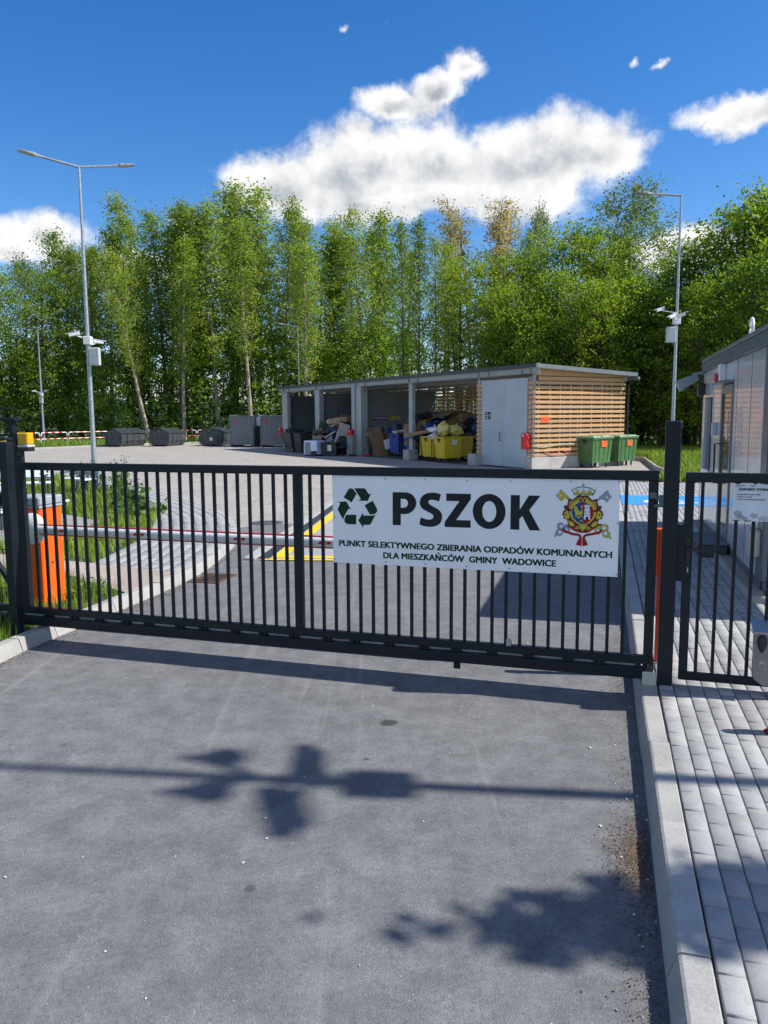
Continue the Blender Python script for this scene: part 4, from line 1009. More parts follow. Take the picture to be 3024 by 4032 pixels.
# ------------------------------------------------------------------ container office beside the pavement
OA = math.atan2(-.9628, -.2704)          # local x runs from the far corner towards the gate, local y into the building
OO = (5.806, 14.296, .12)
of = thing('container_office', 'pale grey panel container office with dark roof band beside the block paving', 'office', OO, OA)
Z0, Z1 = .14, 2.75
def wall_panel(x0, x1, z0=Z0, z1=Z1): MB().box(x0 + .002, x1 - .002, 0, .06, z0, z1, .003).build('wall_panel', OFFW, of)
wall_panel(-.22, .10); wall_panel(1.24, 2.20); wall_panel(.10, 1.24, Z0, 1.06); wall_panel(.10, 1.24, 2.29, Z1); wall_panel(2.20, 3.32, 2.44, Z1)
for x0, x1 in ((3.32, 3.62), (3.62, 4.70), (4.70, 5.56)): wall_panel(x0, x1)
MB().box(-.26, 5.98, .004, 2.4, .02, .138, .004).build('base_frame', OFFTRIM, of)
MB().box(-.2, 5.9, .0605, 2.38, .139, 2.745).build('core', mat('office_inner', (.25, .26, .28), .7), of)
for x in (-.262, 5.57): MB().box(x, x + (.04 if x < 0 else .36), -.004, .07, .139, Z1, .006).build('corner_post', ALU if x < 0 else OFFTRIM, of)
MB().box(5.60, 5.93, -.012, -.005, .02, 2.7, .002).build('end_return', OFFTRIM, of)
for x in (3.62, 4.70): MB().box(x - .006, x + .006, -.003, .004, Z0, Z1).build('panel_seam', OFFTRIM, of)
MB().box(-.27, 6.75, -.035, 2.5, 2.755, 2.925, .006).build('roof_band', OFFTRIM, of)
MB().box(-.285, 6.78, -.05, 2.52, 2.93, 2.98, .01).build('roof_cap', ROOFG, of)
b = MB()
for k in range(14): b.lathe([(.012, 2.98), (.012, 2.988)], (.1 + k * .42, -.02, 0), 8)
b.build('roof_rivets', GALV, of)
# window with a deep white reveal, then the glazed door
wd = MB().box(.10, 1.24, -.012, .055, 2.292, 2.325).box(.10, .14, -.012, .055, 1.062, 2.29).box(1.20, 1.24, -.012, .055, 1.062, 2.29).build('window', OFFW, of)
MB().box(.09, 1.25, -.05, .05, 1.03, 1.06, .004).build('sill', OFFW, wd)
MB().box(.142, 1.198, .035, .045, 1.065, 2.29).build('pane', GLASS, wd)
MB().box(.65, .69, .02, .034, 1.065, 2.29, .002).build('mullion', OFFTRIM, wd)
door = MB().box(2.21, 2.30, -.02, .05, .15, 2.42, .003).box(3.22, 3.31, -.02, .05, .15, 2.42, .003).box(2.30, 3.22, -.02, .05, 2.30, 2.42, .003).box(2.30, 3.22, -.02, .05, .15, .36, .003).box(2.30, 3.22, -.02, .05, 1.02, 1.12, .003).build('door', mat('door_grey', (.20, .22, .24), .3, .1, .5, .05, 2), of)
MB().box(2.302, 3.218, .005, .02, 1.122, 2.298).box(2.302, 3.218, .005, .02, .362, 1.018).build('pane', GLASS, door)
MB().tube([(2.38, -.02, .95), (2.38, -.10, .95), (2.38, -.10, 1.55), (2.38, -.02, 1.55)], .014, 8).build('handle', BLACK, door)
b = MB(); b.box(2.72, 2.86, -.001, .004, 1.62, 1.86).box(2.75, 2.85, -.001, .004, 1.9, 2.05); b.build('notice', PAPER, door)
MB().box(2.16, 3.36, -.14, .02, 2.445, 2.475, .004).build('door_canopy', ALU, of)
MB().box(1.58, 1.80, -.07, -.001, 1.66, 1.86, .01).build('socket_box', CAPGREY, of)
b = MB()
x0 = 3.66
for k in range(9): b.box(x0 + rnd.uniform(0, .1), x0 + .52 + rnd.uniform(-.12, .04), -.004, -.001, 2.04 - k * .075, 2.10 - k * .075)
b.build('taped_notices', mat('taped_film', (.50, .52, .56), .25, 0, .6, .15, 9, .2, 40), of)
lt = thing('wall_lamp', 'small black boxy lamp above the office window', 'lamp', (OO[0], OO[1], OO[2]), OA)
MB().box(-.12, .10, -.13, -.013, 2.33, 2.56, .02).build('body', BLACK, lt); MB().box(-.13, -.119, -.11, -.03, 2.36, 2.53, .003).build('grille', mat('lamp_grille', (.45, .28, .13), .4), lt); MB().box(.02, .05, -.134, -.1305, 2.40, 2.44, .001).build('label_plate', PAPER, lt)
sr = thing('alarm_siren', 'white wall siren with red strobe above the office door', 'siren', OO, OA)
MB().box(2.30, 2.52, -.10, -.001, 2.49, 2.74, .012).build('case', WHITE, sr); MB().box(2.335, 2.43, -.15, -.101, 2.48, 2.61, .02).build('strobe', RED, sr); MB().box(2.28, 2.335, -.14, -.1015, 2.48, 2.60, .01).build('cover', WHITE, sr)
fl = thing('floodlight', 'grey slanted floodlight on a bracket at the corner of the office', 'floodlight', (OO[0], OO[1], OO[2]), OA)
MB().bar((-.08, -.005, 2.75), (-.08, -.22, 2.71), .035, .06, .006).build('bracket', FLOOD, fl)
Mf = Matrix.Translation((-.08, -.15, 2.69)) @ Matrix.Rotation(R(-90), 4, 'Z') @ Matrix.Rotation(R(24), 4, 'Y')
b = MB(); b.prism([(0, -.15), (.30, -.19), (.36, -.17), (.36, .17), (.30, .19), (0, .15)], -.13, .06, lambda x, y, z: tuple(Mf @ Vector((x, y, z * (.65 + 1.2 * x))))); b.build('housing', FLOOD, fl)
b = MB(); b.prism([(.03, -.13), (.31, -.165), (.31, .165), (.03, .13)], -.004, 0, lambda x, y, z: tuple(Mf @ Vector((x, y, z - .135 * (.65 + 1.2 * x))))); b.build('glass', GLASS, fl)
rf = thing('roof_vent', 'white spoked ring fitting standing on the edge of the office roof', 'roof fitting', OO, OA)
b = MB(); pts = [(4.2 + .11 * math.cos(a), .05, 3.10 + .11 * math.sin(a)) for a in [2 * PI * k / 20 for k in range(21)]]; b.tube(pts, .018, 8); b.build('ring', WHITE, rf, smooth=40)
b = MB()
for a in range(0, 180, 45): b.bar((4.2 - .11 * math.cos(R(a)), .05, 3.10 - .11 * math.sin(R(a))), (4.2 + .11 * math.cos(R(a)), .05, 3.10 + .11 * math.sin(R(a))), .012, .012)
b.box(4.17, 4.23, .02, .08, 2.981, 3.01, .003); b.build('spokes', WHITE, rf)
st = thing('office_step', 'dark grey step block on the pavers in front of the office door', 'step', OO, OA)
MB().box(2.45, 3.62, -.40, -.03, .0, .17, .012).build('block', mat('step_dark', (.07, .08, .09), .6, 0, .4, .15, 4), st)
MB().box(2.43, 3.64, -.42, -.03, .1705, .192, .006).build('tread', mat('step_tread', (.12, .13, .145), .6, 0, .4, .1, 4), st)
eg = thing('office_plinth', 'concrete edging with a gravel strip along the foot of the office wall', 'plinth', OO, OA)
for k in range(7):
    if k < 3 or k >= 4: MB().box(-.5 + k * .98, -.5 + k * .98 + .97, -.20, -.145, -.03, .07, .01).build('edging_stone', KERBM, eg)
MB().box(6.37, 6.43, -.20, .5, -.03, .07, .01).build('edging_stone', KERBM, eg)
MB().box(-.5, 2.42, -.144, .0, -.02, .045).box(3.66, 6.36, -.144, .0, -.02, .045).build('gravel_bed', AGG, eg)
nb_ = thing('meter_box', 'cream meter box low on the near corner of the office', 'box', OO, OA)
MB().box(5.62, 5.86, -.13, -.0135, .40, .70, .01).build('case', mat('cream_plastic', (.5, .48, .43), .5), nb_)
MB().box(5.60, 5.88, -.14, -.13, .70, .72, .003).build('lid', mat('cream_plastic', (.5, .48, .43), .5), nb_)

# ------------------------------------------------------------------ lamp posts with cameras
def cctv(parent, p, az, tilt=12, k=.8):
    """bullet camera on a bracket: az compass direction it looks (deg from local +x)"""
    d = Vector((math.cos(R(az)), math.sin(R(az)), -math.sin(R(tilt)))); p = Vector(p)
    c = MB().bar(p - d * .16 * k, p + d * .19 * k, .105 * k, .11 * k, .02 * k).build('camera', CAMW, parent)
    MB().bar(p - d * .18 * k + Vector((0, 0, .064 * k)), p + d * .27 * k + Vector((0, 0, .064 * k)), .125 * k, .016 * k, .004).build('sun_shield', CAMW, c)
    MB().bar(p + d * .1915 * k, p + d * .199 * k, .085 * k, .085 * k, .01).build('lens', GLASS, c)
    MB().bar(p - d * .05 * k - Vector((0, 0, .058 * k)), (0, 0, p.z - .12), .03, .03, .004).build('bracket', CAMW, c)
def lamp_post(name, label, loc, H, arms, cams, boxz, boxside, rb=.085, group=None, boxdir=0):
    t = thing(name, label, 'street lamp', loc, 0, group)
    MB().tube([(0, 0, 0), (0, 0, H * .45), (0, 0, H)], [rb, rb * .72, rb * .42], 14).build('pole', GALV, t, smooth=40)
    MB().box(-.11, .11, -.11, .11, 0, .03, .006).box(-.06, .06, -rb - .012, -rb + .02, .6, .9, .004).build('base_plate', GALV, t)
    for (dx, dy, dz) in arms:
        e = Vector((dx, dy, dz)); L = e.length; u = e / L; s = Vector((0, 0, H - .03))
        MB().tube([s, s + e * .70], [.034, .030], 10).build('arm', GALV, t, smooth=40)
        h = MB(); sd_ = Vector((-u.y, u.x, 0)).normalized(); upv = u.cross(sd_) * (1 if u.cross(sd_).z > 0 else -1)
        q = [(.66, .035, .045), (.74, .055, .055), (.78, .13, .075), (.90, .15, .05), (1.06, .13, .026)]
        vs = []
        for f, wv, hv in q:
            c = s + e * f
            for a, bb2 in ((-1, -.35), (1, -.35), (1, .2), (.55, .65), (-.55, .65), (-1, .2)): vs.append(c + sd_ * a * wv + upv * bb2 * hv)
        fs = []
        for i in range(len(q) - 1):
            for j in range(6): fs.append((i * 6 + j, i * 6 + (j + 1) % 6, i * 6 + 6 + (j + 1) % 6, i * 6 + 6 + j))
        fs += [tuple(range(6))[::-1], tuple(range(len(vs) - 6, len(vs)))]
        h.add(vs, fs); hd = h.build('lamp_head', mat('lamp_grey', (.33, .36, .38), .45, .3), t)
    for (dx, dy, z, az, tl) in cams: cctv(t, (dx, dy, z), az, tl)
    if boxz:
        x = boxside
        MB().box(x - .14, x + .14, -.16, -.02, boxz - .24, boxz + .24, .012).build('junction_box', mat('box_grey', (.48, .51, .53), .5), t)
        MB().box(x - .12, x + .12, -.165, -.1605, boxz - .21, boxz + .21, .004).build('box_door', mat('box_door_grey', (.42, .45, .47), .5), t)
        MB().box(min(0, x), max(0, x), -.05, .05, boxz + .05, boxz + .09).box(min(0, x), max(0, x), -.05, .05, boxz - .12, boxz - .08).build('box_bracket', GALV, t)
        MB().box(-.10, .10, -.10, .10, boxz + .33, boxz + .55, .01).build('camera_mount', CAMW, t)
    return t
lamp_post('street_lamp', 'tall galvanised lamp post with two arms, white cameras and box in the grass island', (-8.09, 21.94, .10), 8.72, [(-1.28, -.56, .24), (1.22, .58, .21)], [(-.30, -.16, 4.30, 195, 14), (.22, .14, 4.12, 20, 8)], 3.70, .20, .075)
lamp_post('street_lamp', 'single arm galvanised lamp post with two white cameras, in grass past the gate post', (9.24, 25.2, .10), 8.75, [(-1.30, .12, .11)], [(-.50, .05, 5.30, 195, 20), (-.22, -.25, 5.05, 205, 24), (.02, -.28, 5.07, -40, -12)], 4.50, -.20, .068)
lamp_post('street_lamp', 'distant single arm lamp post with cameras behind the red and white railing', (-26.45, 61.4, .05), 8.8, [(1.2, -.9, .25)], [(-.45, -.2, 4.2, 200, 5), (.45, -.2, 4.2, -20, 5)], 3.5, .0, .09)
lamp_post('street_lamp', 'distant thin lamp post rising among the trees behind the shed roof', (-6.4, 60.4, .0), 8.9, [(-1.6, .2, .3)], [], 0, 0, .055)
lp = lamp_post('street_lamp', 'tall camera mast outside the frame whose shadow crosses the road', (7.72, 3.41, .12), 12.5, [(-1.2, .6, .15)], [], 0, 0, .085)
cctv(lp, (-.05, .24, 8.36), 100, 10, 1.05); cctv(lp, (.0, -.31, 8.50), -80, 8, 1.25)
MB().box(-.10, .10, -.17, .17, 7.84, 8.12, .012).build('junction_box', MATS['box_grey'], lp); MB().box(-.07, .07, -.065, .065, 8.2, 8.55, .012).build('camera_mount', CAMW, lp)
for dy in (.20, -.17):
    MB().bar((0, 0, 8.70), (.05, dy, 9.12), .06, .05).build('horn_bracket', CAMW, lp)
    MB().lathe([(.03, -.16), (.07, 0), (.12, .08), (.14, .13), (.02, .135)], (.05, dy * 1.2, 9.16), 16, 'x').build('horn_speaker', CAMW, lp)

# ------------------------------------------------------------------ the open storage shed
SA = math.atan2(-.86532, .50122)         # local x towards the near corner, local y into the shed
SO = (5.836, 30.779, 0)
sh = thing('storage_shed', 'long open fronted storage shed with dark roof, steel frame and larch slats', 'shed', SO, SA)
def sworld(x, y, z=0):
    c, s = math.cos(SA), math.sin(SA); return (SO[0] + x * c - y * s, SO[1] + x * s + y * c, z)
LX, DY = -24.95, 5.0
def roofz(y): return 3.945 - .042 * (y + .28)
b = MB(); b.add([(x, y, roofz(y) + dz) for dz in (0, .125) for y in (-.26, 5.2) for x in (-25.33, .42)], [(0, 2, 3, 1), (4, 5, 7, 6), (0, 1, 5, 4), (2, 6, 7, 3), (0, 4, 6, 2), (1, 3, 7, 5)]); roof = b.build('roof', ROOFM, sh)
b = MB(); b.box(-25.36, .455, -.29, -.262, 3.945, 4.085, .004); b.build('fascia', mat('fascia_navy', (.020, .030, .042), .4, .1), roof)
b = MB(); b.add([(x, y, z) for x in (.422, .452) for (y, z) in ((-.285, 3.94), (5.22, roofz(5.22) - .02), (5.22, roofz(5.22) + .135), (-.285, 4.09))], [(0, 1, 2, 3)[::-1], (4, 5, 6, 7), (0, 4, 5, 1)[::-1], (1, 5, 6, 2)[::-1], (2, 6, 7, 3)[::-1], (3, 7, 4, 0)[::-1]]); b.build('side_flashing', ROOFG, roof)
# roof ribs on top and the soffit
b = MB()
for k in range(51): x = -25.1 + k * .5; b.add([(x + dx, y, roofz(y) + .126 + dz) for dz in (0, .025) for y in (-.24, 5.15) for dx in (-.03, .03)], [(0, 2, 3, 1), (4, 5, 7, 6), (0, 1, 5, 4), (2, 6, 7, 3), (0, 4, 6, 2), (1, 3, 7, 5)])
b.build('roof_rib', ROOFM, roof)
b = MB(); b.add([(x, y, roofz(y) - .004) for y in (-.255, 5.18) for x in (-25.3, .41)], [(0, 1, 3, 2)[::-1]]); b.build('soffit', SOFFIT, roof)
for y in (1.1, 2.6, 4.1):
    MB().box(-25.6, -.4, y - .04, y + .04, roofz(y) - .12, roofz(y) - .006).build('purlin', SHEDST, roof)
# front beam: I section with stiffeners
b = MB(); b.box(-25.0, .42, -.14, .0, 3.725, 3.74); b.box(-25.0, .42, -.14, .0, 3.925, 3.94); b.box(-25.0, .42, -.078, -.066, 3.7405, 3.9245)
for x in (-24.5, -23.6, -19.5, -18.6, -14.4, -13.4, -9.0, -8.2, -3.4, -2.7, -.6, -.1): b.box(x - .006, x + .006, -.138, -.079, 3.741, 3.924)
b.build('front_beam', SHEDST, sh)
b = MB(); b.box(-25.0, .1, 4.86, 4.98, 3.50, 3.66); b.build('rear_beam', SHEDST, sh)
# columns
def column(x0, x1, y0, y1, z0=0): MB().box(x0, x1, y0, y1, z0, 3.7245, .006).build('column', SHEDST, sh)
column(-24.98, -24.10, -.02, .22); column(-19.72, -19.10, -.10, .20); column(-14.42, -13.84, -.12, .30); column(-14.80, -14.44, -.20, .20)
column(-9.06, -8.74, -.06, .12, .5); column(-3.58, -3.48, .03, .13, .48); column(-.12, -.02, .04, .14, .47)
MB().box(-9.16, -8.62, -.35, .20, 0, .50, .02).build('footing', CONC, sh)
MB().box(-3.75, -3.22, -.40, .20, 0, .50, .02).build('footing', CONC, sh)
MB().box(-.40, -.03, -.06, .25, 0, .47, .012).build('footing', CONC, sh)
MB().box(-.028, .03, -.06, 5.0, 0, .47, .01).build('plinth_wall', CONC, sh)
# dark panels: back wall and cross walls
def panel(x0, x1, y0, y1, z1=3.45, z0=0.0): MB().box(x0, x1, y0, y1, z0, z1, .004).build('wall_panel', SHEDWALL, sh)
x = -24.9
while x < -14.3:
    panel(x + .003, min(x + 1.30, -14.2) - .003, 4.9, 5.0, 3.46); x += 1.30
for xx in (-24.88, -19.36, -14.26): panel(xx - .06, xx + .06, .23, 1.75, 3.5); panel(xx - .06, xx + .06, 1.755, 3.3, 3.5); panel(xx - .06, xx + .06, 3.305, 4.88, 3.5)
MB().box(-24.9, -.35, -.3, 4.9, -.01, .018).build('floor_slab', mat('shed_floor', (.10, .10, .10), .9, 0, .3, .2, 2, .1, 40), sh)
# larch slats: end wall, strips beside the doors, slatted rear wall of the fourth bay
def slat(x0, x1, y0, y1, z, h=.112): MB().box(x0, x1, y0, y1, z - h / 2, z + h / 2, .004).build('slat', SLAT, sh)
SZ = [.565 + k * .1880 for k in range(16)]
for z in SZ: slat(.005, .032, .06, 4.97, z)
slat(.005, .032, .25, 4.97, 3.55, .15); 
b = MB(); b.add([(xx, y, z) for xx in (.002, .03) for (y, z) in ((-.05, 3.66), (4.97, 3.66), (4.97, roofz(4.97) - .02), (-.05, roofz(0) - .02))], [(0, 1, 2, 3)[::-1], (4, 5, 6, 7), (0, 4, 5, 1)[::-1], (1, 5, 6, 2)[::-1], (2, 6, 7, 3)[::-1], (3, 7, 4, 0)[::-1]]); b.build('verge_board', SLAT, sh)
for z in SZ: slat(-.30, .004, .0, .03, z); slat(-3.66, -3.30, .0, .03, z)
bat = MB().box(-.035, -.008, -.02, .02, .475, 3.62, .002).mesh('batten', mat('batten_white', (.55, .56, .55), .6))
for k in range(9): link('batten', bat, sh, (0, .28 + k * .565, 0))
for xx in (-.20, -.30, -3.40, -3.62): link('batten', bat, sh, (xx + .02, .055, 0))
for z in SZ: slat(-9.25, -.4, 4.96, 4.99, z); slat(-14.15, -9.26, 4.96, 4.99, z)
for k in range(16): link('batten', bat, sh, (-14.0 + k * .87, 4.935, 0))
b = MB(); b.bar((-9.2, 4.85, .6), (-8.3, 4.85, 3.3), .04, .04); b.build('diagonal_stay', SHEDST, sh)
# steel double door
for k, (x0, x1) in enumerate(((-3.255, -1.765), (-1.755, -.335))):
    dl = MB().box(x0, x1, -.03, .03, .05, 3.585, .006).build('door', SHEDDOOR, sh)
    MB().box(x0 + .04, x1 - .04, -.0345, -.0305, 2.60, 2.612).build('stiffener', SHEDDOOR, dl)
    if k == 0:
        MB().tube([(-1.95, -.03, 1.42), (-1.95, -.11, 1.42), (-1.95, -.11, 1.10), (-1.95, -.03, 1.10)], .016, 8).build('handle', BLACK, dl)
        MB().box(-2.06, -1.72, -.048, -.0305, 1.55, 1.575, .003).build('latch', GALV, dl)
        MB().box(-3.00, -2.63, -.036, -.0306, 1.98, 2.27, .003).build('door_sign', INK, dl)
        MB().box(-2.95, -2.82, -.0385, -.0362, 2.20, 2.23).box(-2.95, -2.80, -.0385, -.0362, 2.10, 2.14).box(-2.95, -2.80, -.0385, -.0362, 2.02, 2.06).box(-2.74, -2.67, -.0385, -.0362, 2.14, 2.18).box(-2.74, -2.67, -.0385, -.0362, 2.08, 2.12).build('print', PAPER, dl)
def extinguisher(x, y, z, label, rz=0):
    px, py, _ = sworld(x, y); t = thing('extinguisher_cabinet', label, 'fire extinguisher', (px, py, z), SA + rz, 'red extinguisher cabinets on the shed front')
    MB().box(-.17, .17, -.24, -.03, 0, .62, .03).build('cabinet', RED, t)
    MB().box(-.16, -.155, -.2, -.08, .1, .52).box(-.07, -.05, -.2445, -.2405, .10, .45).build('window_strip', mat('strip_dark_red', (.18, .01, .012), .3), t)
    MB().box(-.06, .02, -.2445, -.2405, .50, .58).build('print', PAPER, t)
    MB().box(.171, .20, -.19, -.10, .42, .52, .004).box(.171, .20, -.19, -.10, .08, .18, .004).build('catch', RED, t)
    MB().box(-.14, .14, -.03, .0, .05, .57, .004).build('back_plate', BLACK, t)
extinguisher(-.28, .0, .80, 'red extinguisher cabinet beside the steel double door at the slatted corner')
extinguisher(-14.62, -.20, .79, 'red extinguisher cabinet on the middle steel column of the open bays')
extinguisher(-25.05, .02, .80, 'red extinguisher cabinet on the outermost column next to the grey containers')
# signs on the dark walls
def wallsign(x, y, z, w_, h_, m, lab, name='bay_sign', cat='sign', pm=PAPER):
    """sign on a partition: x is the partition face, the sign runs towards the rear"""
    px, py, _ = sworld(x, y); t = thing(name, lab, cat, (px, py, z), SA + PI / 2)
    MB().box(0, w_, -.008, 0, 0, h_, .001).build('plate', m, t)
    b = MB(); b.box(.03, w_ * .55, -.0095, -.0082, h_ * .62, h_ * .74); b.box(.03, w_ * .45, -.0095, -.0082, h_ * .36, h_ * .48); b.box(w_ * .70, w_ * .9, -.0095, -.0082, h_ * .3, h_ * .75); b.build('print', pm, t)
for i, (m, pm, lab) in enumerate(((INK, PAPER, 'black sign that starts the row of five on the dark partition'), (BINB, PAPER, 'blue sign in the row of five on the dark partition'), (mat('sign_navy', (.02, .025, .05), .5), PAPER, 'navy sign between the blue and the yellow one on the partition'), (BINY, INK, 'yellow sign in the row of five on the dark partition'), (mat('sign_pale', (.42, .42, .30), .6), INK, 'pale beige sign that ends the row of five'))):
    wallsign(-14.185, .73 + i * .385, 1.93, .372, .17, m, lab, pm=pm)
wallsign(-19.285, .28, 1.98, .38, .17, mat('sign_navy', (.02, .025, .05), .5), 'dark blue sign on the partition of the second bay')
wallsign(-24.805, .42, 2.0, .38, .16, INK, 'black sign on the partition of the outermost bay')
px, py, _ = sworld(.034, .36)
os_ = thing('orange_notice', 'orange notice plate on the sunlit larch slats of the shed end wall', 'sign', (px, py, 1.86), SA)
MB().box(0, .006, 0, .44, 0, .20, .001).build('plate', STICKO, os_); MB().box(.0065, .0085, .05, .18, .13, .15).box(.0065, .0085, .08, .28, .06, .11).box(.0065, .0085, .34, .39, .05, .13).build('print', BARRED, os_)
gt = thing('drain_pipe', 'black downpipe and gutter at the rear corner of the slatted end wall', 'pipe', sworld(.05, 5.12), SA)
MB().tube([(0, 0, 0), (0, 0, 3.2), (.0, .08, 3.45), (.0, .18, 3.57)], .045, 10).build('pipe', BLACK, gt, smooth=40)
MB().box(-25.3, .40, .12, .26, 3.56, 3.68, .02).build('gutter', ROOFG, gt)
def cable(name, label, pts, m, r=.014):
    t = MB().tube(bez3(pts), r, 6).build(name, m); t['label'] = label; t['category'] = 'cable'
def bez3(pts, n=6):
    P = [Vector(p) for p in pts]; out = []
    for i in range(len(P) - 1):
        a, b_, c, d = P[max(i - 1, 0)], P[i], P[i + 1], P[min(i + 2, len(P) - 1)]
        for k in range(n):
            t = k / n; out.append(.5 * ((2 * b_) + (c - a) * t + (2 * a - 5 * b_ + 4 * c - d) * t * t + (3 * b_ - a - 3 * c + d) * t ** 3))
    return out + [P[-1]]
cable('green_hose', 'pale green hose hung along the lower larch slats of the shed', [sworld(.06, -.05, .92), sworld(.07, .5, .86), sworld(.07, 1.0, .94), sworld(.07, 1.6, .98), sworld(.07, 2.3, .96)], mat('hose_green', (.12, .38, .28), .5))
cable('red_cable', 'loop of red cable hanging from the lowest slats of the end wall', [sworld(.06, .5, .70), sworld(.07, .8, .62), sworld(.07, 1.1, .56), sworld(.07, 1.35, .72), sworld(.06, 1.6, .68), sworld(.07, 1.9, .60), sworld(.06, 2.2, .72)], BARRED)
# ------------------------------------------------------------------ wheeled bins
def frustum(b, x0, x1, y0, y1, z0, X0, X1, Y0, Y1, z1, m=0, top=False):
    v = [(x0, y0, z0), (x1, y0, z0), (x1, y1, z0), (x0, y1, z0), (X0, Y0, z1), (X1, Y0, z1), (X1, Y1, z1), (X0, Y1, z1)]
    f = [(3, 2, 1, 0), (0, 1, 5, 4), (1, 2, 6, 5), (2, 3, 7, 6), (3, 0, 4, 7)] + ([(4, 5, 6, 7)] if top else [])
    return b.add(v, f, m)
def big_bin(name, label, loc, rz, m, lidm=None, group=None, sticker=None, lid='flat', H=1.18):
    """four wheeled 1100 litre bin, 1.37 wide (x), 1.0 deep (y); front faces -y"""
    t = thing(name, label, 'waste bin', loc, rz, group)
    b = MB(); frustum(b, -.58, .58, -.40, .40, .20, -.655, .655, -.48, .48, H); 
    frustum(b, -.56, .56, -.38, .38, .22, -.63, .63, -.455, .455, H - .02); b.build('body', m, t)
    MB().box(-.70, .70, -.52, -.47, H - .06, H, .012).box(-.70, .70, .47, .52, H - .06, H, .012).box(-.70, -.65, -.469, .469, H - .06, H, .012).box(.65, .70, -.469, .469, H - .06, H, .012).build('rim', m, t)
    b = MB()
    for x in (-.45, -.15, .15, .45): b.bar((x * .93, -.405, .24), (x, -.482, H - .08), .05, .03, .006, up=(0, 1, 0))
    for s in (-1, 1):
        for y in (-.22, .22): b.bar((s * .585, y * .9, .24), (s * .662, y, H - .08), .03, .05, .006, up=(0, 1, 0))
    b.build('body_rib', m, t)
    for s in (-1, 1):
        b = MB(); b.prism([(-.10, 0), (.10, 0), (.10, -.06), (.045, -.10), (.045, -.17), (-.045, -.17), (-.045, -.10), (-.10, -.06)], 0, .03, lambda x, y, z: (s * (.675 + z), x, H - .06 + y)); b.build('lift_lug', BLACK, t)
    wm = MB().lathe([(.03, -.028), (.09, -.026), (.095, 0), (.09, .026), (.03, .028)], (0, 0, .095), 14, 'y').mesh('wheel', RUBBER, 40)
    fm = MB().box(-.06, .06, -.045, .045, .175, .20).box(-.03, .03, -.045, -.034, .08, .175).box(-.03, .03, .034, .045, .08, .175).mesh('wheel_fork', GALV)
    for x in (-.46, .46):
        for y in (-.30, .30):
            w_ = link('wheel', wm, t, (x, y, 0), (0, 0, rnd.uniform(-1, 1))); link('wheel_fork', fm, w_)
    if sticker: MB().box(-.17 + .1, .17 + .1, -.4805, -.470, H - .36, H - .12, .001).build('sticker', sticker, t, rot=(R(-0), 0, 0)).rotation_euler = (0, 0, 0)
    if lid == 'flat':
        L = MB(); L.box(-.69, .69, -.54, .50, H + .002, H + .04, .015)
        L.box(-.60, -.08, -.45, .40, H + .041, H + .075, .02).box(.08, .60, -.45, .40, H + .041, H + .075, .02); L.box(-.04, .04, -.5, .45, H + .041, H + .10, .02); L.build('lid', lidm or m, t)
        MB().box(-.3, .3, .50, .56, H - .02, H + .03, .01).build('hinge', BLACK, t)
    elif lid == 'open':
        MB().bar((0, .50, H + .02), (0, .86, H + .26), 1.36, .05, .015).build('lid', lidm or m, t)
    elif lid == 'back':
        MB().bar((0, .53, H - .02), (0, .60, H - .92), 1.36, .05, .015).build('lid', lidm or m, t)
    return t
def at(px, py, Y):
    """the point Y metres off (along the view's ground axis) seen at this place of the full size photograph"""
    d = Vector(f_) + Vector(cx_) * ((px - 1512) / 3089) - Vector(cu_) * ((py - 2016) / 3089)
    return Vector((0, 0, CH)) + d * (Y / d.y)
def sbin(*a, x, y, rz=35, **k):
    t = big_bin(a[0], a[1], (x, y, .02), R(rz), *a[2:], **k); t.scale = (.82, .76, 1.0); return t
G = 'green wheeled bins at the slatted end wall'
for (x, y, lab) in ((8.58, 32.0, 'green wheeled bin with orange sticker nearest the slats of the shed end wall'), (9.95, 33.1, 'green wheeled bin with orange sticker at the outer end beside the grass bank')):
    t = big_bin('wheeled_bin', lab, (x, y, 0), R(36), BING, BINGL, G, STICKO); t.scale = (.93, .88, 1.02)
GY = 'yellow wheeled bins heaped with bags in the open bay'
sbin('wheeled_bin', 'yellow wheeled bin with white label and yellow bags heaped on top', BINY, None, GY, PAPER, 'back', 1.15, x=2.95, y=35.9)
sbin('wheeled_bin', 'yellow wheeled bin squeezed between the blue bins and the labelled yellow one', BINY, None, GY, None, 'back', 1.15, x=2.44, y=37.4)
sbin('wheeled_bin', 'yellow wheeled bin mostly hidden behind the labelled yellow bin near the slatted strip', BINY, None, GY, None, 'back', 1.15, x=3.62, y=37.3)
GB = 'blue wheeled bins full of paper in the open bay'
sbin('wheeled_bin', 'blue wheeled bin overfilled with boxes beyond the thin column', BINB, None, GB, None, 'open', 1.2, x=.92, y=41.6, rz=42)
sbin('wheeled_bin', 'blue wheeled bin full of boxes just behind the concrete footing', BINB, None, GB, None, 'back', 1.2, x=1.72, y=39.6, rz=30)

